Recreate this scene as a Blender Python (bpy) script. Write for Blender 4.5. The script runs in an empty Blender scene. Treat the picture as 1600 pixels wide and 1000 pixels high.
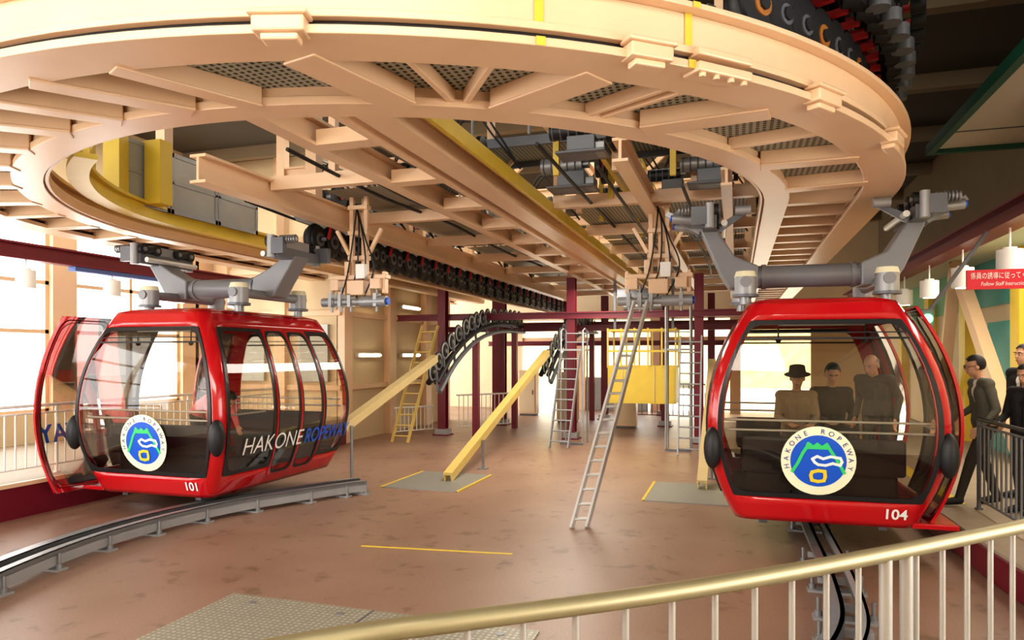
import bpy, math, random
from mathutils import Vector, Matrix
random.seed(7)
SC=bpy.context.scene
COL=SC.collection
try:
    SC.view_settings.view_transform='Standard'
    SC.view_settings.look='Medium High Contrast'
except Exception: pass
WL={}
# ------------------------------------------------------------------ materials
def mat(name,col,rough=.5,metal=0,var=.1,scale=5,bump=0,emit=0,coat=0):
    m=bpy.data.materials.new(name); m.use_nodes=True
    nt=m.node_tree; b=nt.nodes['Principled BSDF']
    tc=nt.nodes.new('ShaderNodeTexCoord'); n=nt.nodes.new('ShaderNodeTexNoise')
    n.inputs['Scale'].default_value=scale; n.inputs['Detail'].default_value=4
    nt.links.new(tc.outputs['Object'],n.inputs['Vector'])
    mx=nt.nodes.new('ShaderNodeMix'); mx.data_type='RGBA'
    mx.inputs[6].default_value=(*[c*(1-var) for c in col],1)
    mx.inputs[7].default_value=(*[min(1,c*(1+var)) for c in col],1)
    nt.links.new(n.outputs['Fac'],mx.inputs[0]); nt.links.new(mx.outputs[2],b.inputs['Base Color'])
    b.inputs['Roughness'].default_value=rough; b.inputs['Metallic'].default_value=metal
    if coat: b.inputs['Coat Weight'].default_value=coat
    if bump:
        bp=nt.nodes.new('ShaderNodeBump'); bp.inputs['Strength'].default_value=bump; bp.inputs['Distance'].default_value=.01
        nt.links.new(n.outputs['Fac'],bp.inputs['Height']); nt.links.new(bp.outputs['Normal'],b.inputs['Normal'])
    if emit:
        b.inputs['Emission Color'].default_value=(*col,1); b.inputs['Emission Strength'].default_value=emit
    return m
def glassmat(name,tint,refl=.12):
    m=bpy.data.materials.new(name); m.use_nodes=True; nt=m.node_tree
    for n in list(nt.nodes): nt.nodes.remove(n)
    o=nt.nodes.new('ShaderNodeOutputMaterial'); t=nt.nodes.new('ShaderNodeBsdfTransparent'); g=nt.nodes.new('ShaderNodeBsdfGlossy')
    t.inputs['Color'].default_value=(*tint,1); g.inputs['Roughness'].default_value=.03
    lw=nt.nodes.new('ShaderNodeFresnel'); lw.inputs['IOR'].default_value=1.5
    mp=nt.nodes.new('ShaderNodeMath'); mp.operation='MULTIPLY_ADD'; mp.inputs[1].default_value=.9; mp.inputs[2].default_value=refl
    mm=nt.nodes.new('ShaderNodeMixShader')
    nt.links.new(lw.outputs[0],mp.inputs[0]); nt.links.new(mp.outputs[0],mm.inputs[0])
    nt.links.new(t.outputs[0],mm.inputs[1]); nt.links.new(g.outputs[0],mm.inputs[2]); nt.links.new(mm.outputs[0],o.inputs[0])
    return m
def gratemat(name,c1,c0,s=6):
    m=bpy.data.materials.new(name); m.use_nodes=True; nt=m.node_tree
    b=nt.nodes['Principled BSDF']; b.inputs['Metallic'].default_value=.1; b.inputs['Roughness'].default_value=.5
    tc=nt.nodes.new('ShaderNodeTexCoord'); outs=[]
    for d,th in (('X',.50),('Y',.66)):
        w=nt.nodes.new('ShaderNodeTexWave'); w.bands_direction=d; w.inputs['Scale'].default_value=s
        nt.links.new(tc.outputs['Object'],w.inputs['Vector'])
        g=nt.nodes.new('ShaderNodeMath'); g.operation='GREATER_THAN'; g.inputs[1].default_value=th
        nt.links.new(w.outputs['Fac'],g.inputs[0]); outs.append(g)
    mxn=nt.nodes.new('ShaderNodeMath'); mxn.operation='MAXIMUM'
    nt.links.new(outs[0].outputs[0],mxn.inputs[0]); nt.links.new(outs[1].outputs[0],mxn.inputs[1])
    mx=nt.nodes.new('ShaderNodeMix'); mx.data_type='RGBA'; mx.inputs[6].default_value=(*c0,1); mx.inputs[7].default_value=(*c1,1)
    nt.links.new(mxn.outputs[0],mx.inputs[0]); nt.links.new(mx.outputs[2],b.inputs['Base Color'])
    return m
CREAM=mat('cream_paint',(.78,.545,.35),.33,0,.07,3)
CREAM2=mat('cream_wall',(.70,.56,.36),.7,0,.08,1.5)
YEL=mat('yellow_paint',(.74,.54,.06),.4,0,.1,4)
TANY=mat('tan_yellow_paint',(.70,.52,.17),.4,0,.1,4)
YBEIGE=mat('ochre_paint',(.68,.54,.28),.45,0,.1,4)
RED=mat('cabin_red',(.50,.007,.013),.16,0,.05,3,coat=.7)
DRED=mat('dark_red_paint',(.17,.010,.025),.4,0,.12,3)
GREY=mat('grey_paint',(.15,.16,.18),.4,.2,.1,6)
LGREY=mat('light_grey_paint',(.36,.37,.38),.4,.3,.1,6)
STEEL=mat('galvanised_steel',(.30,.31,.32),.38,.6,.15,9)
ALU=mat('aluminium',(.68,.68,.66),.35,.35,.06,9)
BARS=mat('satin_steel_bars',(.45,.43,.40),.38,.5,.08,9)
BLACK=mat('black_rubber',(.016,.016,.018),.5,0,.2,12)
SEAL=mat('black_seal',(.02,.02,.022),.3,0,.1,9)
WHITE=mat('white_paint',(.85,.84,.80),.5,0,.04,4)
BLUE=mat('blue_paint',(.015,.11,.60),.35,0,.05,4)
NAVY=mat('navy_ink',(.01,.03,.25),.4,0,.05,4)
GREEN=mat('emblem_green',(.05,.62,.18),.4,0,.05,4)
EMYEL=mat('emblem_yellow',(.9,.62,.05),.4,0,.05,4)
EMCREAM=mat('emblem_cream',(.9,.86,.62),.4,0,.03,4)
DGREEN=mat('green_beam',(.01,.10,.06),.5,0,.1,3)
TEAL=mat('teal_paint',(.04,.33,.30),.5,0,.08,3)
LGREEN=mat('pale_green_wall',(.16,.40,.20),.6,0,.08,3)
SOFF=mat('soffit_panel',(.66,.64,.54),.7,0,.05,2)
ROOF=mat('roof_deck',(.07,.06,.045),.8,0,.12,2)
ROOFB=mat('roof_beam_paint',(.20,.15,.09),.7,0,.12,2)
ORANGE=mat('orange_hub',(.38,.15,.03),.5,0,.2,4)
HUBRED=mat('red_bracket',(.42,.02,.02),.4,0,.1,4)
SIGNRED=mat('sign_red',(.66,.02,.04),.4,0,.03,4)
GOLD=mat('brass_rail',(.38,.33,.20),.42,.65,.12,5)
PLATE=mat('floor_plate',(.30,.30,.27),.45,.3,.2,60,bump=.6)
LAMP=mat('lamp_glow',(1,.9,.65),.5,0,.02,2,emit=9)
SIGG=mat('signal_green',(.1,1,.35),.5,0,.02,2,emit=6)
SEAT=mat('seat_grey',(.07,.065,.065),.6,0,.1,8)
TACT=mat('platform_tile',(.38,.31,.23),.6,0,.15,4)
GSHEET=mat('guard_sheet',(.40,.41,.38),.25,.2,.1,3)
GLASS=glassmat('cabin_glass',(.88,.83,.74),.035)
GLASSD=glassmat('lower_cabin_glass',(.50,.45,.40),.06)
GRATE=gratemat('steel_grating',(.42,.43,.36),(.022,.022,.02))
def floormat():
    m=bpy.data.materials.new('painted_floor'); m.use_nodes=True; nt=m.node_tree; b=nt.nodes['Principled BSDF']
    tc=nt.nodes.new('ShaderNodeTexCoord')
    def noise(s,d):
        n=nt.nodes.new('ShaderNodeTexNoise'); n.inputs['Scale'].default_value=s; n.inputs['Detail'].default_value=d
        nt.links.new(tc.outputs['Object'],n.inputs['Vector']); return n
    def ramp(src,p0,c0,p1,c1):
        r=nt.nodes.new('ShaderNodeValToRGB'); r.color_ramp.elements[0].position=p0; r.color_ramp.elements[0].color=(*c0,1)
        r.color_ramp.elements[1].position=p1; r.color_ramp.elements[1].color=(*c1,1); nt.links.new(src.outputs['Fac'],r.inputs[0]); return r
    a=ramp(noise(.7,5),.3,(.285,.168,.115),.7,(.36,.23,.165))
    s=ramp(noise(5,8),.585,(1,1,1),.70,(.66,.64,.61))
    g=ramp(noise(60,2),.3,(.88,.88,.88),.7,(1.06,1.06,1.06))
    m1=nt.nodes.new('ShaderNodeMix'); m1.data_type='RGBA'; m1.blend_type='MULTIPLY'; m1.inputs[0].default_value=1
    m2=nt.nodes.new('ShaderNodeMix'); m2.data_type='RGBA'; m2.blend_type='MULTIPLY'; m2.inputs[0].default_value=1
    nt.links.new(a.outputs[0],m1.inputs[6]); nt.links.new(s.outputs[0],m1.inputs[7])
    nt.links.new(m1.outputs[2],m2.inputs[6]); nt.links.new(g.outputs[0],m2.inputs[7]); nt.links.new(m2.outputs[2],b.inputs['Base Color'])
    b.inputs['Roughness'].default_value=.42
    return m
FLOOR=floormat()
# ------------------------------------------------------------------ mesh builder
class MB:
    def __init__(s): s.v=[];s.f=[];s.mi=[];s.sm=[];s.mats=[]
    def add(s,vs,fs,m,smooth=False):
        if m not in s.mats: s.mats.append(m)
        k=s.mats.index(m); b=len(s.v); s.v+=[Vector(v) for v in vs]
        for f in fs: s.f.append([i+b for i in f]); s.mi.append(k); s.sm.append(smooth)
    def box(s,c,sz,m,R=None):
        c=Vector(c); vs=[]
        for i in range(8):
            p=Vector(((i&1)-.5,((i>>1)&1)-.5,((i>>2)&1)-.5)); p=Vector((p.x*sz[0],p.y*sz[1],p.z*sz[2]))
            if R: p=R@p
            vs.append(c+p)
        s.add(vs,[(0,2,3,1),(4,5,7,6),(0,1,5,4),(2,6,7,3),(0,4,6,2),(1,3,7,5)],m)
    def bb(s,x0,x1,y0,y1,z0,z1,m): s.box(((x0+x1)/2,(y0+y1)/2,(z0+z1)/2),(x1-x0,y1-y0,z1-z0),m)
    def beam(s,p0,p1,w,h,m,w2=None,h2=None):
        p0=Vector(p0);p1=Vector(p1); d=(p1-p0).normalized()
        sd=d.cross(Vector((0,0,1)))
        sd=sd.normalized() if sd.length>1e-3 else Vector((1,0,0))
        up=sd.cross(d); vs=[]
        w2=w if w2 is None else w2; h2=h if h2 is None else h2
        for p,a,b in ((p0,w,h),(p1,w2,h2)):
            for q in ((-1,-1),(1,-1),(1,1),(-1,1)): vs.append(p+sd*q[0]*a/2+up*q[1]*b/2)
        s.add(vs,[(3,2,1,0),(4,5,6,7),(0,1,5,4),(1,2,6,5),(2,3,7,6),(3,0,4,7)],m)
    def ibeam(s,p0,p1,w,h,m,t=.03):
        p0=Vector(p0);p1=Vector(p1); u=Vector((0,0,1))
        s.beam(p0+u*(h/2-t/2),p1+u*(h/2-t/2),w,t,m); s.beam(p0-u*(h/2-t/2),p1-u*(h/2-t/2),w,t,m); s.beam(p0,p1,t,h-2*t,m)
    def cyl(s,p0,p1,r,m,n=14,r2=None,smooth=True):
        p0=Vector(p0);p1=Vector(p1); r2=r if r2 is None else r2
        d=(p1-p0).normalized(); a=d.orthogonal().normalized(); b=d.cross(a); vs=[]
        for p,q in ((p0,r),(p1,r2)):
            for i in range(n):
                t=2*math.pi*i/n; vs.append(p+(a*math.cos(t)+b*math.sin(t))*q)
        s.add(vs,[(i,(i+1)%n,n+(i+1)%n,n+i) for i in range(n)],m,smooth)
        s.add(vs,[tuple(range(n-1,-1,-1)),tuple(range(n,2*n))],m)
    def tube(s,path,r,m,n=8):
        P=[Vector(p) for p in path]; vs=[];fs=[]
        for k,p in enumerate(P):
            d=(P[min(k+1,len(P)-1)]-P[max(k-1,0)]).normalized()
            ref=Vector((0,0,1)) if abs(d.z)<.95 else Vector((1,0,0))
            a=d.cross(ref).normalized(); b=a.cross(d)
            for i in range(n):
                t=2*math.pi*i/n; vs.append(p+(a*math.cos(t)+b*math.sin(t))*r)
        for k in range(len(P)-1):
            for i in range(n): fs.append((k*n+i,k*n+(i+1)%n,(k+1)*n+(i+1)%n,(k+1)*n+i))
        s.add(vs,fs,m,True); s.add(vs[:n]+vs[-n:],[tuple(range(n)),tuple(range(2*n-1,n-1,-1))],m)
    def sweep(s,path,prof,m,smooth=False):
        P=[Vector(p) for p in path]; n=len(prof); vs=[];fs=[]
        for k,p in enumerate(P):
            d=(P[min(k+1,len(P)-1)]-P[max(k-1,0)]); d.z=0; d.normalize(); sd=Vector((d.y,-d.x,0))
            for q in prof: vs.append(p+sd*q[0]+Vector((0,0,q[1])))
        for k in range(len(P)-1):
            for i in range(n): fs.append((k*n+i,k*n+(i+1)%n,(k+1)*n+(i+1)%n,(k+1)*n+i))
        fs.append(tuple(range(n-1,-1,-1))); fs.append(tuple((len(P)-1)*n+i for i in range(n)))
        s.add(vs,fs,m,smooth)
    def torus(s,c,ax,R,r,m,nR=20,nr=8):
        c=Vector(c); d=Vector(ax).normalized(); a=d.orthogonal().normalized(); b=d.cross(a); vs=[];fs=[]
        for i in range(nR):
            t=2*math.pi*i/nR; e=a*math.cos(t)+b*math.sin(t)
            for j in range(nr):
                u=2*math.pi*j/nr; vs.append(c+e*(R+r*math.cos(u))+d*r*math.sin(u))
        for i in range(nR):
            for j in range(nr): fs.append((i*nr+j,i*nr+(j+1)%nr,((i+1)%nR)*nr+(j+1)%nr,((i+1)%nR)*nr+j))
        s.add(vs,fs,m,True)
    def sph(s,c,r,m,nu=14,nv=9,R=None,keep=None):
        c=Vector(c); r=(r,r,r) if isinstance(r,(int,float)) else r; vs=[];fs=[];L=[]
        for j in range(nv+1):
            ph=math.pi*j/nv
            for i in range(nu):
                t=2*math.pi*i/nu; p=Vector((r[0]*math.sin(ph)*math.cos(t),r[1]*math.sin(ph)*math.sin(t),r[2]*math.cos(ph)))
                L.append(p.copy()); 
                if R: p=R@p
                vs.append(c+p)
        for j in range(nv):
            for i in range(nu):
                f=(j*nu+i,(j+1)*nu+i,(j+1)*nu+(i+1)%nu,j*nu+(i+1)%nu)
                if keep:
                    q=(L[f[0]]+L[f[1]]+L[f[2]]+L[f[3]])/4
                    if not keep(q): continue
                fs.append(f)
        s.add(vs,fs,m,True)
    def patch(s,fn,us,vs_,m,smooth=True):
        vs=[fn(u,v) for v in vs_ for u in us]; n=len(us)
        s.add(vs,[(j*n+i,j*n+i+1,(j+1)*n+i+1,(j+1)*n+i) for j in range(len(vs_)-1) for i in range(n-1)],m,smooth)
    def prism(s,pts,vec,m):
        n=len(pts); a=[Vector(p) for p in pts]; b=[p+Vector(vec) for p in a]
        s.add(a+b,[tuple(range(n)),tuple(range(2*n-1,n-1,-1))]+[(i,n+i,n+(i+1)%n,(i+1)%n) for i in range(n)],m)
    def text(s,body,size,m,fn,align='CENTER',shear=0,bold=0):
        cu=bpy.data.curves.new('t','FONT'); cu.body=body; cu.size=size; cu.align_x=align; cu.shear=shear; cu.offset=bold
        o=bpy.data.objects.new('t',cu); COL.objects.link(o); dg=bpy.context.evaluated_depsgraph_get()
        me=bpy.data.meshes.new_from_object(o.evaluated_get(dg))
        s.add([fn(v.co.x,v.co.y) for v in me.vertices],[tuple(p.vertices) for p in me.polygons],m)
        w=max([v.co.x for v in me.vertices]) if len(me.vertices) else 0
        bpy.data.objects.remove(o); bpy.data.meshes.remove(me); bpy.data.curves.remove(cu); return w
    def obj(s,name,parent=None,origin=None,label=None,cat=None,kind=None,group=None,bevel=0,solid=0):
        lo=[min(v[i] for v in s.v) for i in range(3)]; hi=[max(v[i] for v in s.v) for i in range(3)]
        if origin is None: origin=((lo[0]+hi[0])/2,(lo[1]+hi[1])/2,(lo[2]+hi[2])/2 if parent else lo[2])
        og=Vector(origin); me=bpy.data.meshes.new(name); me.from_pydata([v-og for v in s.v],[],s.f)
        for m in s.mats: me.materials.append(m)
        me.polygons.foreach_set('material_index',s.mi); me.polygons.foreach_set('use_smooth',s.sm); me.update()
        o=bpy.data.objects.new(name,me); COL.objects.link(o)
        if parent: o.parent=parent; o.location=og-WL[parent.name]
        else: o.location=og
        WL[o.name]=og
        if bevel:
            b=o.modifiers.new('b','BEVEL'); b.width=bevel; b.segments=2; b.limit_method='ANGLE'
        if solid:
            b=o.modifiers.new('s','SOLIDIFY'); b.thickness=solid; b.offset=-1
        meta(o,label,cat,kind,group); return o
def meta(o,label=None,cat=None,kind=None,group=None):
    if label: o['label']=label
    if cat: o['category']=cat
    if kind: o['kind']=kind
    if group: o['group']=group
def E(name,loc,label,cat,group=None):
    o=bpy.data.objects.new(name,None); COL.objects.link(o); o.location=loc; o.empty_display_size=.2; WL[o.name]=Vector(loc)
    meta(o,label,cat,None,group); return o
def inst(src,name,parent,loc,rot=None):
    o=src.copy(); o.name=name; o.parent=parent; o.location=Vector(loc)-WL[parent.name]
    if rot: o.rotation_euler=rot
    COL.objects.link(o); return o
def lin(a,b,n): return [a+(b-a)*i/n for i in range(n+1)]
def crv(P,n=10):
    P=[Vector(p) for p in P]; Q=[]
    for i in range(len(P)-1):
        p0=P[max(i-1,0)];p1=P[i];p2=P[i+1];p3=P[min(i+2,len(P)-1)]
        for k in range(n):
            t=k/n; Q.append(.5*((2*p1)+(p2-p0)*t+(2*p0-5*p1+4*p2-p3)*t*t+(3*p1-p0-3*p2+p3)*t**3))
    Q.append(P[-1]); return Q

# ------------------------------------------------------------------ room shell
b=MB(); b.bb(-13,8,-3,26,-.1,0,FLOOR); b.obj('floor',kind='structure')
b=MB(); b.bb(-60,60,26.02,120,-.25,-.05,mat('outside_concrete',(.72,.69,.62),.8)); b.obj('outside_ground',label='pale concrete ground outside the station opening',cat='ground')
b=MB(); b.bb(-13,8,-3,26,6.6,6.8,ROOF)
for y in range(-2,26,3): b.bb(-13,8,y,y+.2,6.35,6.6,ROOFB)
b.obj('ceiling',kind='structure')
b=MB()
b.bb(-12.3,-12,-3,14,0,.95,CREAM2); b.bb(-12.3,-12,-3,14,4.35,6.6,CREAM2)
for y in (-3,.2,3.4,6.6,9.8,13.0): b.bb(-12.3,-12,y,y+.5,.95,4.35,CREAM)
b.bb(-12.3,-12,13.4,14,.95,4.35,CREAM)
b.obj('wall_left',kind='structure')
k=1
for y in (-2.5,.7,3.9,7.1,10.3):
    b=MB(); y1=y+2.7
    for yy in (y,y1-.07,(y+y1)/2-.03): b.bb(-12.2,-12.1,yy,yy+.07,.95,4.35,CREAM)
    for zz in (.95,2.4,3.3,4.28): b.bb(-12.2,-12.1,y,y1,zz,zz+.07,CREAM)
    b.obj('window_%d'%k,kind='structure'); k+=1
b=MB(); b.bb(-12.3,-8.6,14,14.25,0,6.6,CREAM2); b.bb(-8.85,-8.6,14.25,20,0,6.6,CREAM2)
for yy in (14.0,16.2,18.4,19.8): b.bb(-8.62,-8.42,yy,yy+.35,0,6.6,CREAM)
for xx in (-11.8,-10.2): b.bb(xx,xx+.3,13.85,14,0,6.6,CREAM)
for zz in (1.2,2.9,3.9): b.bb(-12.3,-8.5,13.93,14,zz,zz+.12,CREAM); b.bb(-8.6,-8.5,14,20,zz,zz+.12,CREAM)
for xx in (-11.3,-9.6): b.bb(xx,xx+.8,13.9,14,1.4,2.7,GSHEET)
b.obj('wall_back_left',kind='structure')
b=MB(); b.bb(-4.5,8,-3.2,-3,0,6.6,CREAM2); b.bb(-4.5,-4.1,-3,-2.8,0,6.6,CREAM); b.bb(1,1.4,-3,-2.8,0,6.6,CREAM); b.obj('wall_glare_block',kind='structure')  # unseen wall behind the camera, added to keep sky glare off cabin glass
b=MB(); b.bb(4.5,4.7,5,26,0,6.6,CREAM2)
for yy in (10.4,13.2,16,18.8,21.6): b.bb(4.32,4.5,yy,yy+.4,.3,4.5,YEL)
for y0 in (10.8,13.6,16.4,19.2): b.bb(4.47,4.5,y0,y0+2.4,2.9,4.4,LGREEN if y0!=13.6 else TEAL)
b.bb(4.44,4.5,5,26,4.5,6.6,ROOFB)
b.obj('wall_right',kind='structure')
b=MB(); b.bb(4.44,4.5,13.7,15.1,.3,2.6,TEAL); b.bb(4.40,4.44,13.8,15.0,.4,2.5,TEAL); b.cyl((4.38,14.9,1.3),(4.38,14.9,1.5),.02,STEEL); b.obj('door_1',kind='structure')
b=MB(); b.bb(-13,8,25.6,26,3.3,6.6,CREAM2); b.bb(-13,-8.0,25.6,26,0,3.3,CREAM2); b.bb(2.4,8,25.6,26,0,3.3,CREAM2)
for x in (-8.0,-5.6,-2.9,-.2): b.bb(x,x+.35,25.3,25.6,0,3.3,CREAM)
b.bb(-8,2.4,25.4,25.6,2.5,2.65,CREAM); b.bb(-5.5,-3.0,25.45,25.55,0,1.2,GSHEET)
b.obj('wall_back',kind='structure')
b=MB(); b.bb(2.3,8,-3,9.7,4.5,4.6,SOFF)
for x in (3.6,5.2): b.bb(x,x+.02,-3,9.7,4.49,4.5,GREY)
for yy in (3,5,7,9): b.bb(2.3,8,yy,yy+.015,4.49,4.5,GREY)
b.bb(2.22,2.3,-3,9.7,4.45,4.57,DGREEN); b.bb(2.22,8,9.7,9.78,4.45,4.57,DGREEN)
b.bb(3.2,3.9,8.4,8.8,4.485,4.5,WHITE); b.cyl((2.9,6.6,4.44),(2.9,6.6,4.5),.06,WHITE,16)
b.obj('trim_1',kind='structure')
b=MB(); edge=[(-1.6,.2),(-.98,1.33),(-.3,1.90),(.42,2.56),(1.0,3.1),(1.75,3.95),(2.15,4.7),(2.25,5.8),(2.15,7.2),(2.1,9),(2.1,24)]
pts=[(x,y,.3) for x,y in edge]+[(4.5,24,.3),(4.5,5,.3),(8,5,.3),(8,-3,.3),(-1.6,-3,.3)]
b.prism([(p[0],p[1],.0) for p in pts],(0,0,.3),TACT)
def rect(a,b_,c,d): return [(a,c),(b_,c),(b_,d),(a,d)]
b.sweep([(x,y,0) for x,y in edge],rect(-.03,0,.02,.27),DRED)
b.bb(2.3,2.5,9.2,20,.3,.305,YEL)
b.obj('trim_2',kind='structure')
PZ=.42
b=MB(); b.bb(-12,-8.42,-3,14,0,PZ,TACT); b.bb(-8.42,-8.38,-3,14,0,PZ,DRED)
b.bb(-8.42,-8.36,-3,14,PZ-.03,PZ+.02,CREAM)
b.obj('trim_3',kind='structure')
b=MB()
def hill(u,v): return Vector((-30+u*70, 45+v*40+2*math.sin(u*9), -.3+v*17+1.2*math.sin(u*23+v*11)+random.uniform(-.5,.5)))
b.patch(hill,lin(0,1,70),lin(0,1,22),mat('pale_foliage',(.56,.48,.22),.9,0,.55,1.2,bump=.5),False)
b.obj('wooded_hillside',label='hillside of pale yellow autumn foliage beyond the opening',cat='hillside')

# ------------------------------------------------------------------ overhead loop track
CX,CY=-3.85,8.4
def loop(r,z,yr=24,yl=22,n=72,a0=0,a1=-180):
    P=[]
    if a0==0: P=[(CX+r,yr,z)]+[(CX+r,CY+(yr-CY)*(1-t),z) for t in (.5,)]
    for i in range(n+1):
        a=math.radians(a0+(a1-a0)*i/n); P.append((CX+r*math.cos(a),CY+r*math.sin(a),z))
    if a1==-180: P+=[(CX-r,(CY+yl)/2,z),(CX-r,yl,z)]
    return P
def rp(r,a,z):
    t=math.radians(a); return Vector((CX+r*math.cos(t),CY+r*math.sin(t),z))
TR=E('overhead_loop_track',(CX,CY,3.7),'cream-painted steel loop track with grated walkway above the cabins','cable car track')
b=MB(); b.sweep(loop(5.28,3.7),rect(-.18,.18,0,.05),CREAM); b.sweep(loop(5.30,3.75),rect(-.10,.11,0,.045),BLACK)  # black web paints in the shade of the slot between the flanges
b.sweep(loop(5.28,3.795),rect(-.17,.17,0,.045),CREAM)
b.sweep(loop(5.30,3.84),rect(-.12,.12,0,.20),CREAM); b.sweep(loop(5.30,4.04),rect(-.20,.20,0,.035),CREAM)
b.obj('outer_rail_beam',TR,bevel=.006)
b=MB(); b.sweep(loop(4.28,3.7),rect(-.13,.13,0,.06),CREAM); b.sweep(loop(4.30,3.76),rect(-.08,.08,0,.20),CREAM); b.sweep(loop(4.28,3.96),rect(-.13,.13,0,.05),CREAM)
b.sweep(loop(4.12,3.72),rect(-.015,.015,0,.12),CREAM)
b.obj('inner_rail_beam',TR,bevel=.006)
b=MB(); b.sweep(loop(3.86,3.84,a0=-120),rect(-.10,.10,0,.05),YEL); b.sweep(loop(3.86,3.89,a0=-120),rect(-.03,.03,0,.14),YEL); b.sweep(loop(3.86,4.03,a0=-120),rect(-.10,.10,0,.04),YEL)
b.obj('yellow_guide_rail',TR)
for a in (-133,-146,-160,-172):
    t=math.radians(a); b=MB(); p=rp(3.95,a,4.5); b.box(p,(.20,.24,.90),YEL,Matrix.Rotation(t,3,'Z'))
    b.obj('yellow_post',TR)
b=MB(); b.box((-7.42,7.6,4.45),(.26,.22,.85),YEL); b.obj('yellow_post',TR)
GZ=3.83
for a,w,sk in ((-176,.13,2),(-166,.13,2),(-157,.10,3),(-148,.14,3),(-138,.14,4),(-128,.16,5),(-118.5,.14,5),(-109.5,.15,6),(-101.5,.13,6),(-94,.15,7),(-86.5,.12,6),
     (-73.5,.23,6),(-67,.045,4),(-60.8,.045,-1),(-53.5,.23,-5),(-47,.045,-3),(-45.5,.045,-3),(-37.5,.20,-6),(-28,.06,-2),(-19,.16,-3),(-8,.14,0)):
    b=MB()
    if w>.09:
        b.beam(rp(4.38,a+sk,3.77),rp(5.14,a,3.77),w,.12,CREAM); b.beam(rp(4.38,a+sk,3.70),rp(5.14,a,3.70),w+.03,.02,CREAM)
    else: b.beam(rp(4.38,a+sk,3.78),rp(5.14,a,3.78),w,.10,CREAM)
    b.obj('cross_beam',TR,bevel=.008)
for y in lin(CY+.4,23.4,20):
    b=MB(); b.beam((CX+4.38,y,3.84),(CX+5.2,y,3.84),.13,.18,CREAM); b.obj('cross_beam',TR)
    if y<21.5:
        b=MB(); b.beam((CX-4.38,y,3.86),(CX-5.2,y,3.86),.13,.18,CREAM); b.obj('cross_beam',TR)
for a0 in range(-180,0,18):
    b=MB(); us=lin(a0+.3,a0+17.7,6)
    b.patch(lambda u,v:rp(v,u,GZ),us,[4.37,5.19],GRATE,False); b.obj('grating_panel',TR,origin=rp(4.8,a0+9,GZ))
for x0,x1 in ((CX+4.3,CX+5.2),(CX-5.2,CX-4.3)):
    for y0 in (8.45,12.3,16.2):
        b=MB(); b.patch(lambda u,v:Vector((u,v,3.94)),[x0,x1],[y0,y0+3.8],GRATE,False); b.obj('grating_panel',TR)
for a,kind in ((-73.4,0),(-51.9,0),(-46.3,1),(-36,0),(-22,0),(-96,0)):
    b=MB(); R=Matrix.Rotation(math.radians(a),3,'Z')
    if kind==0:
        b.box(rp(5.45,a,3.735),(.13,.28,.085),CREAM,R); b.box(rp(5.47,a,3.79),(.13,.32,.03),CREAM,R); b.box(rp(5.44,a,3.675),(.10,.20,.04),CREAM,R)
    else:
        b.box(rp(5.42,a,3.80),(.16,.42,.05),CREAM,R); b.box(rp(5.42,a,3.71),(.16,.42,.06),CREAM,R)
        for d in (-1.7,-.6,.6,1.7): b.cyl(rp(5.47,a+d,3.655),rp(5.47,a+d,3.70),.024,CREAM,6)
    b.obj('rail_bracket',TR,bevel=.012)
for a in (-58.8,-48.7):
    b=MB()
    b.patch(lambda u,v:rp(5.505,u,v),[a-.28,a+.28],[4.04,4.075],YEL,False); b.patch(lambda u,v:rp(5.425,u,v),[a-.28,a+.28],[3.84,4.04],YEL,False)
    b.patch(lambda u,v:rp(5.465,u,v),[a-.28,a+.28],[3.70,3.75],YEL,False)
    b.obj('yellow_tape_mark',TR)

# ---------- steel deck
DK=E('overhead_steel_deck',(-3.2,12,3.9),'cream-painted steel grid of beams and gratings overhead','steel structure')
def deckbeam(p0,p1,w,h,m=CREAM,nm='deck_beam',ib=False):
    b=MB(); (b.ibeam if ib else b.beam)(p0,p1,w,h,m); return b.obj(nm,DK)
deckbeam((-2.70,4.6,4.0),(-2.70,24,4.0),.26,.28,ib=True)
deckbeam((-2.98,4.6,3.93),(-2.98,24,3.93),.07,.14)
deckbeam((-2.42,4.7,4.02),(-2.42,22,4.02),.05,.15,YEL,'yellow_beam')
deckbeam((-3.68,4.5,4.02),(-3.68,24,4.02),.16,.26,ib=True)
deckbeam((-5.35,6,3.95),(-5.35,24,3.95),.2,.3,ib=True)
deckbeam((-1.1,7,4.05),(-1.1,24,4.05),.16,.24,ib=True)
deckbeam((-1.45,8,4.3),(-1.45,22,4.3),.06,.12,YEL,'yellow_beam')
deckbeam((-.1,8,3.95),(-.1,24,3.95),.12,.2,ib=True)
for y in lin(5.6,23,12): deckbeam((-3.6,y,3.96),(-2.98,y,3.96),.20,.14)
for y in lin(7.2,23,7):
    deckbeam((-5.3,y,4.05),(-3.7,y,4.05),.12,.16)
    if y>8: deckbeam((-2.4,y,4.1),(.3,y,4.1),.12,.16)
    if y>11: deckbeam((-8.0,y,4.2),(-5.4,y,4.2),.12,.16)
for y0 in (9.8,13.4,17,20.6):
    for x0,x1 in ((-5.25,-3.75),(-3.6,-3.0),(-2.35,-1.15),(-1.0,.15),(-8.0,-6.4)):
        if x1<-6 and y0<13: continue
        b=MB(); b.patch(lambda u,v:Vector((u,v,4.2)),[x0,x1],[y0,y0+3.5],GRATE,False); b.obj('grating_panel',DK)
for x0,x1,y0 in ((-5.25,-3.75,8.2),(-3.6,-3.0,6.4)):
    b=MB(); b.patch(lambda u,v:Vector((u,v,4.2)),[x0,x1],[y0,9.7],GRATE,False); b.obj('grating_panel',DK)
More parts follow.
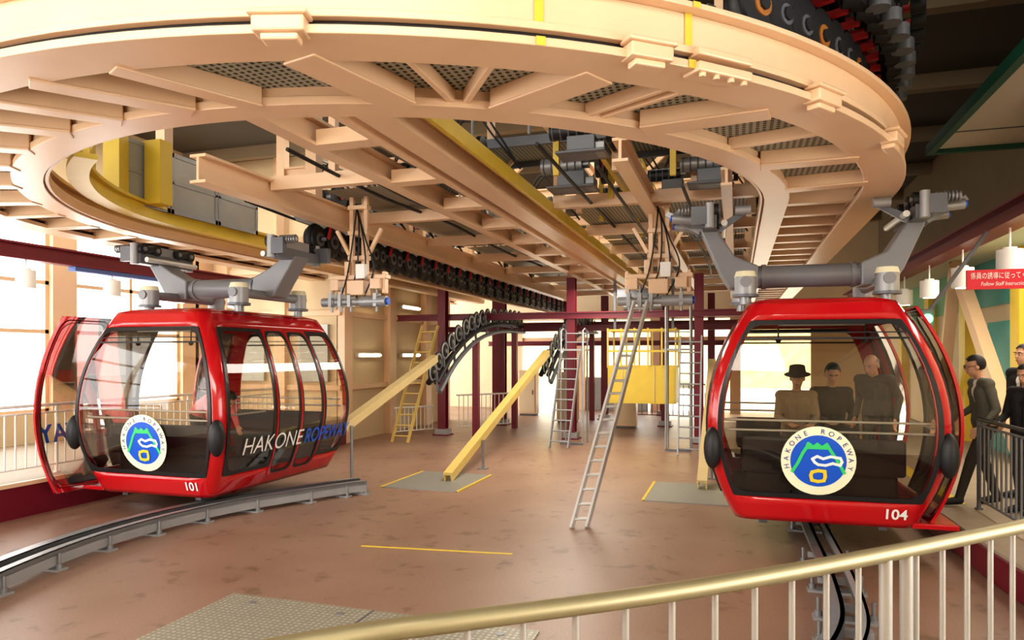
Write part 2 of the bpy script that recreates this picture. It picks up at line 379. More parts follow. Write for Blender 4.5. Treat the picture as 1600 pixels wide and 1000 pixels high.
for x in (-7.9,-5.4,-2.7,.2):
    for y in (8.2,11,14,17,20):
        if x==-2.7 and y<9 or (x==.2 and y<9): continue
        deckbeam((x,y,4.1),(x,y,6.4),.16,.16,nm='deck_post')
    if x>-7: deckbeam((x,9,5.55),(x,23,5.55),.14,.24,ib=True)
for y in (11,14,17,20): deckbeam((-8,y,5.3),(.3,y,5.3),.12,.22,ib=True)
for x in (-4.5,-1.9):
    for y in (12.5,15.5): deckbeam((x-.7,y,4.2),(x+.7,y,5.5),.08,.08,nm='diagonal_brace')
for x,y in ((-2.0,8.0),(-1.6,9.4),(-2.0,10.9),(-1.6,12.6),(-4.1,9.2),(-.7,8.4)):
    deckbeam((x,y,4.1),(x,y,5.4),.07,.07,YEL,'yellow_strut')
for x,y in ((-3.3,7.2),(-3.3,9.4),(-4.6,7.4),(-4.6,9.6),(-1.3,8.0),(-.5,9.2),(-2.2,10.2)):
    deckbeam((x,y,4.1),(x,y,5.3),.09,.09,nm='deck_post'); deckbeam((x,y,4.4),(x+.5,y,4.9),.05,.05,nm='diagonal_brace')
b=MB(); b.patch(lambda u,v:Vector((u,v,4.75)),[-4.4,.1],[8.6,9.6],GRATE,False); b.beam((-4.4,8.6,4.73),(.1,8.6,4.73),.05,.12,GREY); b.beam((-4.4,9.6,4.73),(.1,9.6,4.73),.05,.12,GREY); b.obj('grey_walkway',DK)
for x in (-4.6,-1.5,-6.6):
    b=MB(); m=YEL if x==-1.5 else LGREY
    for z in (4.7,5.0,5.25): b.tube([(x,10,z),(x,23,z)],.02,m)
    for y in lin(10,23,9): b.tube([(x,y,4.15),(x,y,5.25)],.02,m)
    b.obj('walkway_handrail',DK)
b=MB(); b.tube([(-3.2,8.4,5.2),(-.2,8.4,5.2)],.02,LGREY); b.tube([(-3.2,8.4,5.5),(-.2,8.4,5.5)],.02,LGREY)
for x in lin(-3.2,-.2,4): b.tube([(x,8.4,4.75),(x,8.4,5.5)],.02,LGREY)
b.obj('walkway_handrail',DK)
for x,y0,z in ((-4.4,6.2,4.12),(-4.15,6.4,4.14),(-1.9,6.8,4.12),(-1.4,7.4,4.0),(-3.35,5.4,4.12),(-6.5,8.2,4.15),(-.6,8.6,4.0)):
    b=MB(); b.tube(crv([(x,y0,z),(x+.05,y0+2,z-.08),(x-.03,y0+4.5,z+.02),(x+.06,y0+7,z-.08),(x,y0+10,z)],6),.022,BLACK,6)
    b.obj('power_cable',DK)
UP=[(-2.0,8.9,4.12),(-.8,9.6,4.15),(-4.5,9.0,4.25),(-3.3,8.2,4.25),(-1.6,10.6,4.22),(-.4,11.6,4.22),(-4.8,11.5,4.25),(-3.3,11.6,4.25),(-1.9,12.4,4.22),(-.6,13.4,4.22),(-4.3,13.4,4.25),(-1.9,14.8,4.22),(-4.6,15.6,4.25),(-.6,16,4.22),(-1.6,7.6,4.18),(-.3,9.0,4.08)]
UP+=[(-5.95,9.2+1.25*k,4.03) for k in range(9)]
for i,(x,y,z) in enumerate(UP):
    s=random.uniform(.75,1.15)
    T=E('drive_unit',(x,y,z),'grey and black drive unit with rollers and cables on the deck','machine','deck drive units')
    b=MB(); b.box((x,y,z+.11*s),(.34*s,.3*s,.22*s),GREY); b.box((x+.22*s,y,z+.07*s),(.12*s,.22*s,.14*s),CREAM if i%2 else STEEL); b.box((x,y,z+.02),(.6*s,.4*s,.03),GREY); b.obj('gearbox',T,bevel=.01)
    b=MB(); b.cyl((x-.4*s,y,z+.32*s),(x+.12*s,y,z+.32*s),.10*s,BLACK if i%3 else LGREY,16); b.cyl((x+.12*s,y,z+.32*s),(x+.2*s,y,z+.32*s),.05*s,STEEL)
    for k in range(5): b.torus((x-.36*s+k*.1*s,y,z+.32*s),(1,0,0),.10*s,.01,GREY,14,5)
    b.obj('motor',T)
    b=MB(); b.cyl((x+.3*s,y-.05,z+.3*s),(x+.36*s,y-.05,z+.3*s),.17*s,BLACK,18); b.cyl((x+.28*s,y-.05,z+.3*s),(x+.38*s,y-.05,z+.3*s),.05*s,HUBRED,12)
    b.cyl((x+.3*s,y+.3,z+.25*s),(x+.36*s,y+.3,z+.25*s),.12*s,BLACK,18); b.obj('pulley',T)
    b=MB()
    for k in range(2): b.tube(crv([(x-.1,y-.1,z+.35),(x+.2+.1*k,y-.25,z+.75),(x+.55,y-.2,z+.35+.1*k),(x+.8,y,z+.02)]),.013,BLACK,6)
    b.obj('cable',T)
for y in (7.05,8.0,8.95):
    g=E('guard_panel',(-7.6,y+.5,4.0),'grey-framed sheet machine guard panel on the deck','guard panel','machine guard panels')
    b=MB(); x=-7.6; b.bb(x-.02,x+.02,y,y+.93,4.0,4.06,LGREY); b.bb(x-.02,x+.02,y,y+.93,4.80,4.86,LGREY); b.bb(x-.02,x+.02,y,y+.05,4.0,4.86,LGREY); b.bb(x-.02,x+.02,y+.88,y+.93,4.0,4.86,LGREY)
    b.bb(x-.02,x+.02,y,y+.93,4.42,4.45,LGREY); b.obj('frame',g)
    b=MB(); b.bb(x-.008,x+.008,y+.05,y+.88,4.06,4.80,GSHEET); b.obj('sheet',g)

# ---------- tyre conveyors
def wheelmesh(R=.19,w=.11,tm=BLACK,hm=ORANGE,hf=.42):
    b=MB(); b.torus((0,0,0),(1,0,0),R-.05,.05,tm,22,8); b.cyl((-w/2,0,0),(w/2,0,0),R-.045,tm,20)
    b.cyl((-w/2-.012,0,0),(w/2+.012,0,0),R*hf,hm,16); b.cyl((-w/2-.03,0,0),(w/2+.03,0,0),R*.2,BLACK,8)
    return b
T1=E('tyre_conveyor',(-5.9,9,3.74),'long row of black rubber drive tyres under the deck','tyre conveyor')
w0=wheelmesh(.24,.16,BLACK,GREY).obj('drive_tyre',T1,origin=(0,0,0)); w0.location=Vector((-5.9,9.0,3.70))-WL[T1.name]
for k in range(1,48): inst(w0,'drive_tyre',T1,(-5.9 if k%2==0 else -5.86,9.0+k*.32,3.70))
b=MB(); b.ibeam((-6.16,8.6,3.55),(-6.16,24.5,3.55),.12,.2,CREAM); b.beam((-5.62,8.6,4.0),(-5.62,24.5,4.0),.1,.06,BLACK)
b.bb(-6.1,-5.7,8.8,24,3.96,4.02,GREY)
for k in range(0,48,2): b.beam((-6.1,9+k*.32,3.70),(-5.72,9+k*.32,3.70),.03,.05,GREY); b.beam((-5.68,9+k*.32,3.70),(-5.68,9.1+k*.32,3.97),.03,.04,HUBRED)
b.obj('support_beam',T1)
T2=E('tyre_conveyor',(1.0,9,4.5),'curved row of black tyres with dull orange hubs above the track','tyre conveyor')
wb=wheelmesh(.25,.16,BLACK,ORANGE,.34).obj('drive_tyre',T2,origin=(0,0,0)); wc=wheelmesh(.25,.16,BLACK,GREY,.3).obj('drive_tyre',T2,origin=(0,0,0))
pl=[(rp(5.10,a,4.42),math.radians(a)) for a in lin(-39,0,13)]+[(Vector((CX+5.10,CY+.30*k,4.42)),0) for k in range(1,11)]
wb.location=pl[0][0]-WL[T2.name]; wb.rotation_euler=(0,0,pl[0][1]); wc.location=pl[1][0]-WL[T2.name]; wc.rotation_euler=(0,0,pl[1][1])
for i,(p,t) in enumerate(pl[2:]): inst(wb if i%3==1 else wc,'drive_tyre',T2,p,(0,0,t))
b=MB(); b.sweep([rp(4.9,a,4.3) for a in lin(-42,0,16)]+[(CX+4.9,13.2,4.3)],rect(-.03,.03,0,.16),GREY)
b.sweep([rp(5.35,a,4.66) for a in lin(-42,0,16)]+[(CX+5.35,13.2,4.66)],rect(-.05,.05,0,.1),BLACK)
for p,t in pl: b.box(p+Vector((-.1*math.cos(t),-.1*math.sin(t),.27)),(.5,.05,.05),HUBRED,Matrix.Rotation(t,3,'Z')); b.cyl(p+Vector((.2,0,.3)),p+Vector((.32,0,.3)),.09,BLACK)
for p,t in pl[::3]: b.beam(p+Vector((-.23,0,-.35)),p+Vector((-.23,0,.1)),.06,.06,CREAM)
b.obj('support_frame',T2)
T3=E('tyre_conveyor',(1.2,7.5,5.0),'second bank of black drive tyres in the dark roof space','tyre conveyor')
w3=wheelmesh(.23,.16,BLACK,GREY,.3).obj('drive_tyre',T3,origin=(0,0,0)); first=True
for r,z,n in ((4.9,4.92,16),(5.35,4.95,17),(5.1,5.4,15)):
    for a in lin(-42,10,n):
        p=rp(r,a,z)
        if first: w3.location=p-WL[T3.name]; w3.rotation_euler=(0,0,math.radians(a)); first=False
        else: inst(w3,'drive_tyre',T3,p,(0,0,math.radians(a)))
b=MB(); b.sweep([rp(4.65,a,4.8) for a in lin(-42,10,16)],rect(-.04,.04,0,.3),BLACK); b.sweep([rp(5.1,a,5.18) for a in lin(-42,10,16)],rect(-.06,.06,0,.06),GREY)
b.sweep([rp(5.1,a,5.75) for a in lin(-42,10,16)],rect(-.5,.5,0,.06),BLACK)
for a in lin(-40,8,14): b.beam(rp(4.7,a,5.16),rp(5.5,a,5.16),.05,.05,HUBRED); b.cyl(rp(5.45,a,4.65),rp(5.45,a,4.75),.09,GREY); b.cyl(rp(5.5,a+1.5,5.1),rp(5.62,a+1.5,5.1),.08,BLACK)
b.obj('support_frame',T3)
# ---------- columns
for x,y in ((-7.0,16.3),(-3.75,16.5),(-.8,16.5),(-7.2,21),(-3.9,21.8),(-.7,21.8),(-5.5,23.5),(-2.3,23.8),(-6.4,19.2),(-1.9,20.2)):
    b=MB(); b.bb(x-.1,x+.1,y-.11,y-.085,0,3.85,DRED); b.bb(x-.1,x+.1,y+.085,y+.11,0,3.85,DRED); b.bb(x-.015,x+.015,y-.085,y+.085,0,3.85,DRED)
    b.bb(x-.2,x+.2,y-.2,y+.2,0,.03,DRED); b.bb(x-.16,x+.16,y-.16,y+.16,.03,.16,LGREY)
    b.obj('steel_column',label='dark red steel I-section column standing on the station floor',cat='column',group='dark red columns')
for y,z in ((16.4,2.95),(21.4,2.95),(24.6,2.95),(19.2,2.75),(23.4,2.4)):
    b=MB(); b.ibeam((-8.3,y,z),(.2,y,z),.15,.16,DRED)
    b.obj('tie_beam',label='dark red horizontal steel tie beam between the columns',cat='beam',group='dark red tie beams')
for x,y in ((-6.6,22.4),(-2.9,19.3),(-4.8,20.4)):
    T=E('control_cabinet',(x,y,0),'cream metal control cabinet standing near the station opening','cabinet','far control cabinets')
    b=MB(); b.bb(x-.3,x+.3,y,y+.4,.06,1.5,CREAM); b.bb(x-.28,x+.28,y+.02,y+.38,0,.06,GREY); b.obj('body',T,bevel=.015)
    b=MB(); b.bb(x-.26,x+.26,y-.015,y,.12,1.44,CREAM2); b.bb(x+.18,x+.2,y-.03,y-.015,.7,.85,BLACK); b.obj('door',T)
def arch(x,ys,zs,lab):
    T=E('roller_battery',(x,ys[0],zs[0]),lab,'roller battery','arched roller batteries')
    Q=crv([(x,y,z) for y,z in zip(ys,zs)],12)
    w=MB(); w.torus((0,0,0),(1,0,0),.16,.03,LGREY,22,8); w.torus((0,0,0),(1,0,0),.195,.016,BLACK,22,6); w.cyl((-.025,0,0),(.025,0,0),.13,BLACK,18); w.cyl((-.05,0,0),(.05,0,0),.05,STEEL,10)
    o=w.obj('roller',T,origin=(0,0,0)); first=True; last=Q[0]; acc=0
    for q in Q:
        acc+=(q-last).length; last=q
        if first: o.location=q-WL[T.name]; first=False; acc=0
        elif acc>.36: inst(o,'roller',T,q); acc=0
    b=MB(); b.tube([q+Vector((.09,0,-.22)) for q in Q],.06,BLACK); b.tube([q+Vector((-.09,0,-.22)) for q in Q],.06,BLACK); b.tube([q+Vector((.16,0,-.40)) for q in Q],.05,GREY)
    for q in Q[::6]: b.beam(q+Vector((.08,0,0)),q+Vector((.12,0,-.40)),.05,.04,GREY)
    b.obj('arched_frame',T)
    for e in (Q[len(Q)//2],Q[-6]):
        b=MB(); b.beam((x+.12,e.y,0),(x+.12,e.y,e.z-.4),.14,.14,DRED); b.obj('support_leg',T)
arch(-5.9,[13.2,14.1,15.4,17,19.2],[1.65,2.25,2.75,3.0,3.05],'arched bank of pale-rimmed rollers on a dark frame')
arch(-4.34,[16.2,17.2,18.6,20.2,22],[1.75,2.3,2.8,3.05,3.1],'arched bank of rollers beyond a yellow inclined beam')
def incl(p0,p1,m,lab,pf=.22):
    T=E('inclined_beam',(p0[0],p0[1],0),lab,'beam')
    b=MB(); p0=Vector(p0);p1=Vector(p1); b.beam(p0+Vector((0,0,.06)),p1,.15,.05,m); b.beam(p0+Vector((.06,0,.0)),p1+Vector((.06,0,-.06)),.025,.12,m); b.beam(p0+Vector((-.06,0,.0)),p1+Vector((-.06,0,-.06)),.025,.12,m)
    b.obj('channel',T)
    q=p0.lerp(p1,pf); b=MB(); b.cyl((q.x+.1,q.y,0),(q.x+.1,q.y,q.z),.025,STEEL); b.box((q.x+.1,q.y,.01),(.16,.16,.02),STEEL); b.obj('prop',T)
incl((-5.9,9.75,.85),(-5.9,13.3,1.98),YBEIGE,'pale ochre steel beam sloping up to the roller bank',.03)
incl((-4.34,10.3,.06),(-4.34,16.4,2.1),TANY,'long tan-yellow steel beam sloping up from a floor plate')
incl((-.48,10.8,.06),(-.48,15.5,1.9),YBEIGE,'ochre sloping steel beam behind the boarding cabin')
for c in ((-4.5,10.3),(-.6,10.5)):
    b=MB(); b.bb(c[0]-.62,c[0]+.62,c[1]-.75,c[1]+.75,0,.012,PLATE)
    for s in (-1,1): b.bb(c[0]+s*.62-.02,c[0]+s*.62+.02,c[1]-.75,c[1]+.75,.0,.016,YEL)
    b.obj('floor_plate',label='grey steel floor plate edged with yellow tape',cat='floor plate',group='steel floor plates')
def chk():
    m=bpy.data.materials.new('checker_plate'); m.use_nodes=True; nt=m.node_tree; b_=nt.nodes['Principled BSDF']
    tc=nt.nodes.new('ShaderNodeTexCoord'); v=nt.nodes.new('ShaderNodeTexVoronoi'); v.inputs['Scale'].default_value=22; v.inputs['Randomness'].default_value=.15
    nt.links.new(tc.outputs['Object'],v.inputs['Vector']); r=nt.nodes.new('ShaderNodeValToRGB')
    r.color_ramp.elements[0].color=(.56,.54,.44,1); r.color_ramp.elements[0].position=.15; r.color_ramp.elements[1].color=(.31,.29,.23,1); r.color_ramp.elements[1].position=.45
    nt.links.new(v.outputs['Distance'],r.inputs[0]); nt.links.new(r.outputs[0],b_.inputs['Base Color']); b_.inputs['Roughness'].default_value=.45; b_.inputs['Metallic'].default_value=.2
    return m
b=MB(); CK=chk(); b.bb(-4.0,-1.35,2.9,4.9,0,.012,CK); b.bb(-2.7,-2.68,2.9,4.9,.012,.014,GREY)
for x in (-3.7,-2.9,-2.4,-1.6): b.cyl((x,4.75,.012),(x,4.75,.02),.03,STEEL)
b.obj('checker_plate_hatch',label='patterned steel checker plate hatch set in the floor',cat='hatch')
b=MB(); b.beam((-3.74,6.55,.004),(-2.14,6.74,.004),.03,.006,YEL); b.obj('floor_tape',label='thin yellow tape line on the floor',cat='floor marking')
def guide(P,lab,w=1):
    Q=crv(P); T=E('cabin_guide_rail',(Q[0].x,Q[0].y,0),lab,'guide rail','cabin guide rails')
    b=MB(); b.sweep(Q,rect(-.17*w,-.03,.16,.2),STEEL); b.sweep(Q,rect(-.06,-.03,.06,.2),STEEL); b.sweep(Q,rect(.06,.17*w,.14,.19),LGREY); b.sweep(Q,rect(.14*w,.17*w,.05,.19),LGREY)
    b.obj('rail',T)
    for q in Q[2::5]:
        b=MB(); b.box((q.x,q.y,.01),(.46,.12,.02),LGREY); b.box((q.x,q.y,.1),(.30,.06,.05),LGREY)
        for s in (-.19,.19): b.cyl((q.x+s,q.y,.02),(q.x+s,q.y,.16),.015,STEEL,8); b.cyl((q.x+s,q.y,.02),(q.x+s,q.y,.06),.03,STEEL,6)
        b.obj('rail_foot',T)
guide([(-4.6,2.2,0),(-5.6,3.4,0),(-6.12,4.7,0),(-6.3,6.0,0),(-6.1,7.3,0),(-5.5,8.6,0),(-5.2,9.1,0)],'curved galvanised steel floor rail guiding the cabin underside')
guide([(-.5,3.4,0),(.3,4.2,0),(.70,5.1,0),(.80,6.2,0),(.80,8,0),(.80,12,0),(.80,18,0)],'curved steel floor guide rail beneath the boarding cabin',.75)
def ladder(p0,p1,wv,n,m,lab,r=.028):
    p0=Vector(p0);p1=Vector(p1);wv=Vector(wv); T=E('ladder',p0,lab,'ladder')
    for s in (-1,1):
        b=MB(); b.beam(p0+wv*s/2,p1+wv*s/2,.03,.065,m); b.obj('stile',T)
    for i in range(n):
        q=p0.lerp(p1,(i+.6)/(n+.2)); b=MB(); b.cyl(q-wv/2,q+wv/2,r*.6,m,8); b.obj('rung',T)
ladder((-1.73,8.0,.0),(-1.22,9.55,2.72),(.165,.08,0),17,ALU,'long narrow aluminium ladder leaning up to the service arm')
ladder((-3.65,14.8,0),(-3.5,15.3,2.05),(.42,0,0),9,LGREY,'grey steel ladder with handrails beside the roller bank')
ladder((-7.35,14.6,0),(-6.9,15.3,2.7),(.40,.0,0),11,TANY,'tan-yellow steel ladder leaning beside the cream wall')
ladder((-.9,14.4,0),(-.88,14.9,2.4),(.42,0,0),11,LGREY,'grey upright steel ladder behind the boarding cabin')
for x,y,h in ((-3.5,15.4,2.55),(-1.15,15.0,3.0)):
    b=MB(); 
    for s in (-.25,.25):
        b.tube([(x+s,y,0),(x+s,y,h),(x+s,y+.25,h+.05),(x+s,y+.5,h),(x+s,y+.5,0)],.02,LGREY)
    b.bb(x-.3,x+.3,y,y+.5,2.1,2.14,LGREY); b.bb(x-.26,x+.26,y-.02,y+.02,0,.04,GREY)
    for z in (2.3,2.5): b.tube([(x-.25,y+.5,z),(x+.25,y+.5,z)],.015,LGREY)
    b.obj('access_platform',label='small grey steel access platform with hand hoops',cat='platform',group='access platforms')
def sarm(x,y,lab):
    T=E('service_arm',(x,y,2.7),lab,'machine arm','hanging service arms')
    b=MB()
    for s in (-.11,.11): b.beam((x+s,y,3.1),(x+s,y,4.35),.06,.06,CREAM)
    b.beam((x,y+.12,3.15),(x,y+.12,4.3),.05,.05,CREAM)
    for z in (3.35,3.7,4.05): b.box((x,y,z),(.3,.12,.06),CREAM)
    b.beam((x-.15,y,3.4),(x-.35,y,3.75),.05,.05,CREAM); b.beam((x+.15,y,3.4),(x+.35,y,3.75),.05,.05,CREAM)
    b.obj('mast',T,bevel=.006)
    b=MB(); b.box((x,y,3.08),(.9,.14,.06),CREAM); b.box((x-.34,y,2.98),(.12,.2,.16),CREAM); b.box((x+.3,y,2.98),(.16,.22,.14),CREAM); b.box((x,y-.02,2.93),(.26,.2,.2),CREAM)
    b.box((x-.15,y,3.2),(.08,.16,.2),CREAM); b.box((x+.4,y,3.0),(.05,.1,.3),CREAM); b.box((x-.43,y,3.0),(.05,.1,.3),CREAM)
    b.box((x+.1,y-.12,3.15),(.14,.08,.2),WHITE); b.obj('crosshead',T,bevel=.008)
    b=MB(); b.cyl((x-.5,y-.05,2.74),(x+.4,y-.05,2.74),.045,LGREY); b.cyl((x+.05,y-.05,2.74),(x+.45,y-.05,2.74),.075,LGREY); b.cyl((x+.45,y-.05,2.74),(x+.48,y-.05,2.74),.05,BLUE); b.cyl((x-.55,y-.05,2.74),(x-.35,y-.05,2.74),.06,LGREY)
    for s in (-.4,-.25,-.1,.3): b.box((x+s,y-.05,2.76),(.05,.14,.18),LGREY); b.cyl((x+s,y-.05,2.6),(x+s,y-.05,2.95),.018,STEEL)
    b.obj('actuator',T)
    b=MB()
    for k in range(4): b.tube(crv([(x+.1-.12*k,y-.05,2.8),(x+.28-.13*k,y-.1,3.2),(x+.14-.05*k,y-.08,3.6+.1*k),(x-.05,y,4.1)]),.011,BLACK,6)
    b.obj('hose',T)
sarm(-5.0,8.7,'cream hanging service arm with grey actuator beside the parked cabin')
sarm(-1.0,9.75,'cream hanging service arm with grey actuator above the ladder')
T=E('hoist_cage',(-2.1,17.3,.85),'yellow work cage with rails hanging from the deck','work cage')
b=MB(); x0,x1,y0,y1=-2.95,-1.35,16.9,17.8
b.bb(x0,x1,y0,y1,.85,.9,YEL); b.bb(x0,x1,y0,y0+.03,.88,1.75,YEL); b.bb(x0,x1,y1-.03,y1,.88,1.75,YEL); b.bb(x0,x0+.03,y0,y1,.88,1.75,YEL); b.bb(x1-.03,x1,y0,y1,.88,1.75,YEL)
b.bb(x0+.35,x0+.37,y0-.02,y0,.88,1.75,YBEIGE); b.bb(x1-.5,x1-.48,y0-.02,y0,.88,1.75,YBEIGE); b.obj('tub',T)
b=MB()
for x in lin(x0,x1,5):
    for y in (y0,y1): b.beam((x,y,1.7),(x,y,2.65),.04,.04,YEL)
for z in (2.1,2.6):
    for y in (y0,y1): b.beam((x0,y,z),(x1,y,z),.05,.05,YEL)
    for x in (x0,x1): b.beam((x,y0,z),(x,y1,z),.05,.05,YEL)
b.obj('guard_rail',T)
b=MB()
for x in (x0+.1,x1-.1): b.beam((x,17.35,2.6),(x,17.35,3.85),.06,.06,GREY)
b.box((-2.15,17.35,3.0),(1.5,.3,.14),LGREY); b.cyl((-2.6,17.2,3.2),(-1.7,17.2,3.2),.12,STEEL); b.box((-2.15,17.2,3.5),(1.2,.3,.2),GREY); b.obj('hoist_gear',T)
def fence(P,z0,h,sp,rr,m,lab,grp=None,rail=.022,posts=(),second=None,bm=None,pr=None):
    T=E('railing',(P[0][0],P[0][1],z0),lab,'railing',grp)
    P=[Vector((p[0],p[1],0)) for p in P]; b=MB(); b.tube([p+Vector((0,0,z0+h)) for p in P],rail,m,12); b.obj('top_rail',T)
    b=MB(); b.tube([p+Vector((0,0,z0+.12)) for p in P],rr*1.2,bm or m,8); b.obj('bottom_rail',T)
    if second: 
        b=MB(); b.tube([p+Vector((0,0,z0+second)) for p in P],rr*1.2,bm or m,8); b.obj('middle_rail',T)
    top=z0+(second or h)
    b=MB(); b.cyl((0,0,z0+.12),(0,0,top),rr,bm or m,10); o=b.obj('baluster',T,origin=(0,0,0)); first=True
    L=[0]
    for i in range(1,len(P)): L.append(L[-1]+(P[i]-P[i-1]).length)
    d=sp*.5
    while d<L[-1]:
        k=max(i for i in range(len(L)) if L[i]<=d); k=min(k,len(P)-2)
        q=P[k].lerp(P[k+1],(d-L[k])/(L[k+1]-L[k]))
        loc=Vector((q.x,q.y,0))
        if first: o.location=loc-WL[T.name]; first=False
        else: inst(o,'baluster',T,loc)
        d+=sp
    pr=pr or rail*.95
    for p in posts:
        b=MB(); b.cyl((p[0],p[1],z0),(p[0],p[1],z0+h-.01),pr,bm or m,12); b.cyl((p[0],p[1],z0),(p[0],p[1],z0+.02),rail*1.8,bm or m,12); b.obj('post',T)
F1=crv([(-1.5,.6,0),(-.85,1.27,0),(-.62,1.46,0),(-.23,1.76,0),(.08,2.03,0),(.44,2.375,0),(.96,2.9,0),(1.65,3.6,0),(2.1,4.3,0)],5)
fence([(q.x,q.y) for q in F1],.3,1.1,.135,.009,GOLD,'curved brass-topped metal railing with pale steel balusters',rail=.024,posts=((.43,2.365),(.50,2.435),(-1.4,.7),(2.0,4.15)),bm=BARS,pr=.019)
fence([(2.55,5.2),(2.55,8.95)],.3,1.0,.13,.011,BLACK,'black metal railing along the boarding platform',posts=((2.55,5.2),(2.55,7.1),(2.55,8.95)),bm=GREY,second=.93)
fence([(-8.75,4.6),(-8.75,12)],PZ,.92,.14,.011,WHITE,'white metal railing along the far platform',posts=((-8.75,4.6),(-8.75,7.2),(-8.75,9.6),(-8.75,12)),second=.82)
fence([(-7.0,17.2),(-5.9,18.6)],0,.95,.14,.012,WHITE,'white low railing near the station opening',grp='low white railings')
fence([(-8.0,15.6),(-7.4,16.6)],0,.7,.12,.012,WHITE,'white low railing beside the cream wall',grp='low white railings')
fence([(-3.4,22.5),(-.9,22.5)],0,1.1,.16,.012,DRED,'dark red railing at the station opening')
b=MB(); b.ibeam((-10.6,-2,3.62),(-10.6,13.9,3.62),.2,.26,DRED); b.obj('side_beam',label='dark red I-beam running along the window side',cat='beam',group='dark red side beams')
b=MB(); b.ibeam((3.05,2,3.62),(3.05,22,3.62),.3,.24,DRED); b.obj('side_beam',label='dark red I-beam running above the boarding platform',cat='beam',group='dark red side beams')
b=MB(); b.bb(3.25,4.5,4,22,3.75,3.85,SOFF); b.obj('trim_4',kind='structure')
b=MB(); b.bb(-10.68,-10.52,9,13.8,3.41,3.485,mat('blue_trunking',(.10,.16,.42),.5)); b.obj('blue_trunking',label='blue painted cable trunking below the red beam',cat='trunking')
def dlamp(x,y,z):
    T=E('pendant_lamp',(x,y,z),'white cylindrical hanging lamp below the red beam','lamp','white cylinder lamps')
    b=MB(); b.cyl((x,y,z),(x,y,z+.28),.14,WHITE,20); b.cyl((x,y,z+.28),(x,y,z+.31),.07,WHITE,16); b.obj('lamp_shade',T)
    b=MB(); b.cyl((x,y,z+.30),(x,y,3.49),.012,WHITE,8); b.obj('stem',T)
    b=MB(); b.cyl((x,y,z-.004),(x,y,z+.004),.09,LAMP,16); b.obj('bulb',T)
for y in (6.8,8.2,9.8,11.4,13): dlamp(-10.6,y,3.05)
for y in (9.6,11.4,13.2,15): dlamp(3.05,y,2.95)
T=E('hanging_sign',(2.9,8.4,2.68),'red notice sign with white Japanese and English lettering','sign')
b=MB(); b.bb(2.28,3.42,8.38,8.42,2.68,2.88,SIGNRED); b.obj('board',T)
b=MB(); b.text('係員の誘導に従ってください',.050,WHITE,lambda x,y:Vector((2.31+x,8.372,2.79+y*1.5)),'LEFT')
b.text('Follow Staff Instructions',.043,WHITE,lambda x,y:Vector((2.40+x,8.372,2.715+y*1.3)),'LEFT',shear=.25); b.obj('lettering',T)
b=MB()
for x in (2.95,3.15): b.cyl((x,8.4,2.88),(x,8.4,3.52),.01,STEEL,8)
b.obj('hanger_rod',T)
for x,y,z in ((-8.48,15.3,3.3),(-8.48,15.3,2.0),(-8.48,17.6,3.3),(-8.48,17.6,2.0)):
    T=E('tube_light',(x,y,z),'lit fluorescent tube light on the cream wall','light','wall tube lights')
    b=MB(); b.bb(x-.115,x-.02,y-.55,y+.55,z-.05,z+.05,WHITE); b.obj('housing',T); b=MB(); b.cyl((x,y-.5,z),(x,y+.5,z),.025,LAMP); b.obj('tube',T)
T=E('tube_light',(4.3,12,2.75),'lit fluorescent tube light on the cream wall','light','wall tube lights')
b=MB(); b.bb(4.4,4.495,11.4,12.6,2.7,2.8,WHITE); b.obj('housing',T); b=MB(); b.cyl((4.37,11.5,2.75),(4.37,12.5,2.75),.025,LAMP); b.obj('tube',T)
b=MB(); b.beam((4.2,12.6,.3),(3.9,15,3.7),.2,.2,CREAM); b.beam((4.2,17.4,.3),(3.9,15,3.7),.2,.2,CREAM); b.obj('diagonal_brace',label='cream painted diagonal steel brace by the platform wall',cat='brace')
T=E('signal_lamp',(2.25,9.9,2.4),'green signal lamp on a grey bracket beside the cabin door','signal')
b=MB(); b.box((2.25,9.9,2.45),(.14,.14,.24),GREY); b.beam((2.25,9.9,2.5),(2.95,9.9,3.56),.04,.04,GREY); b.obj('housing',T); b=MB(); b.sph((2.25,9.82,2.45),.06,SIGG); b.obj('lens',T)

# ------------------------------------------------------------------ CABIN
RC=.16
def hw(z): return 1.10-.42*((z-.95)/1.23)**2 if z>.95 else 1.10-.27*((.95-z)/.95)**2
def hl(z): return 1.45-.22*((z-.95)/1.23)**2 if z>.95 else 1.45-.17*((.95-z)/.95)**2
def per(z):
    a=hw(z)-RC; c=hl(z)-RC; L=[]
    def edge(p,q,n):
        for i in range(n): L.append((p[0]+(q[0]-p[0])*i/n,p[1]+(q[1]-p[1])*i/n))
    def cor(cx,cy,t0):
        for i in range(4):
            t=math.radians(t0+90*i/4); L.append((cx+RC*math.cos(t),cy+RC*math.sin(t)))
    edge((-a,-hl(z)),(a,-hl(z)),8); cor(a,-c,-90); edge((hw(z),-c),(hw(z),c),14); cor(a,c,0)
    edge((a,hl(z)),(-a,hl(z)),8); cor(-a,c,90); edge((-hw(z),c),(-hw(z),-c),14); cor(-a,-c,180)
    return L
ZL=[0,.05,.1,.17,.24,.36,.5,.65,.8,.95,1.1,1.25,1.4,1.55,1.7,1.82,1.92,2.0,2.06,2.11,2.15,2.18]
def fmap(side):
    if side=='F': return lambda a,z,o=0: Vector((a*(hw(z)-RC),-(hl(z)+o),z))
    if side=='B': return lambda a,z,o=0: Vector((-a*(hw(z)-RC),(hl(z)+o),z))
    if side=='R': return lambda a,z,o=0: Vector((hw(z)+o,a*(hl(z)-RC),z))
    return lambda a,z,o=0: Vector((-(hw(z)+o),-a*(hl(z)-RC),z))
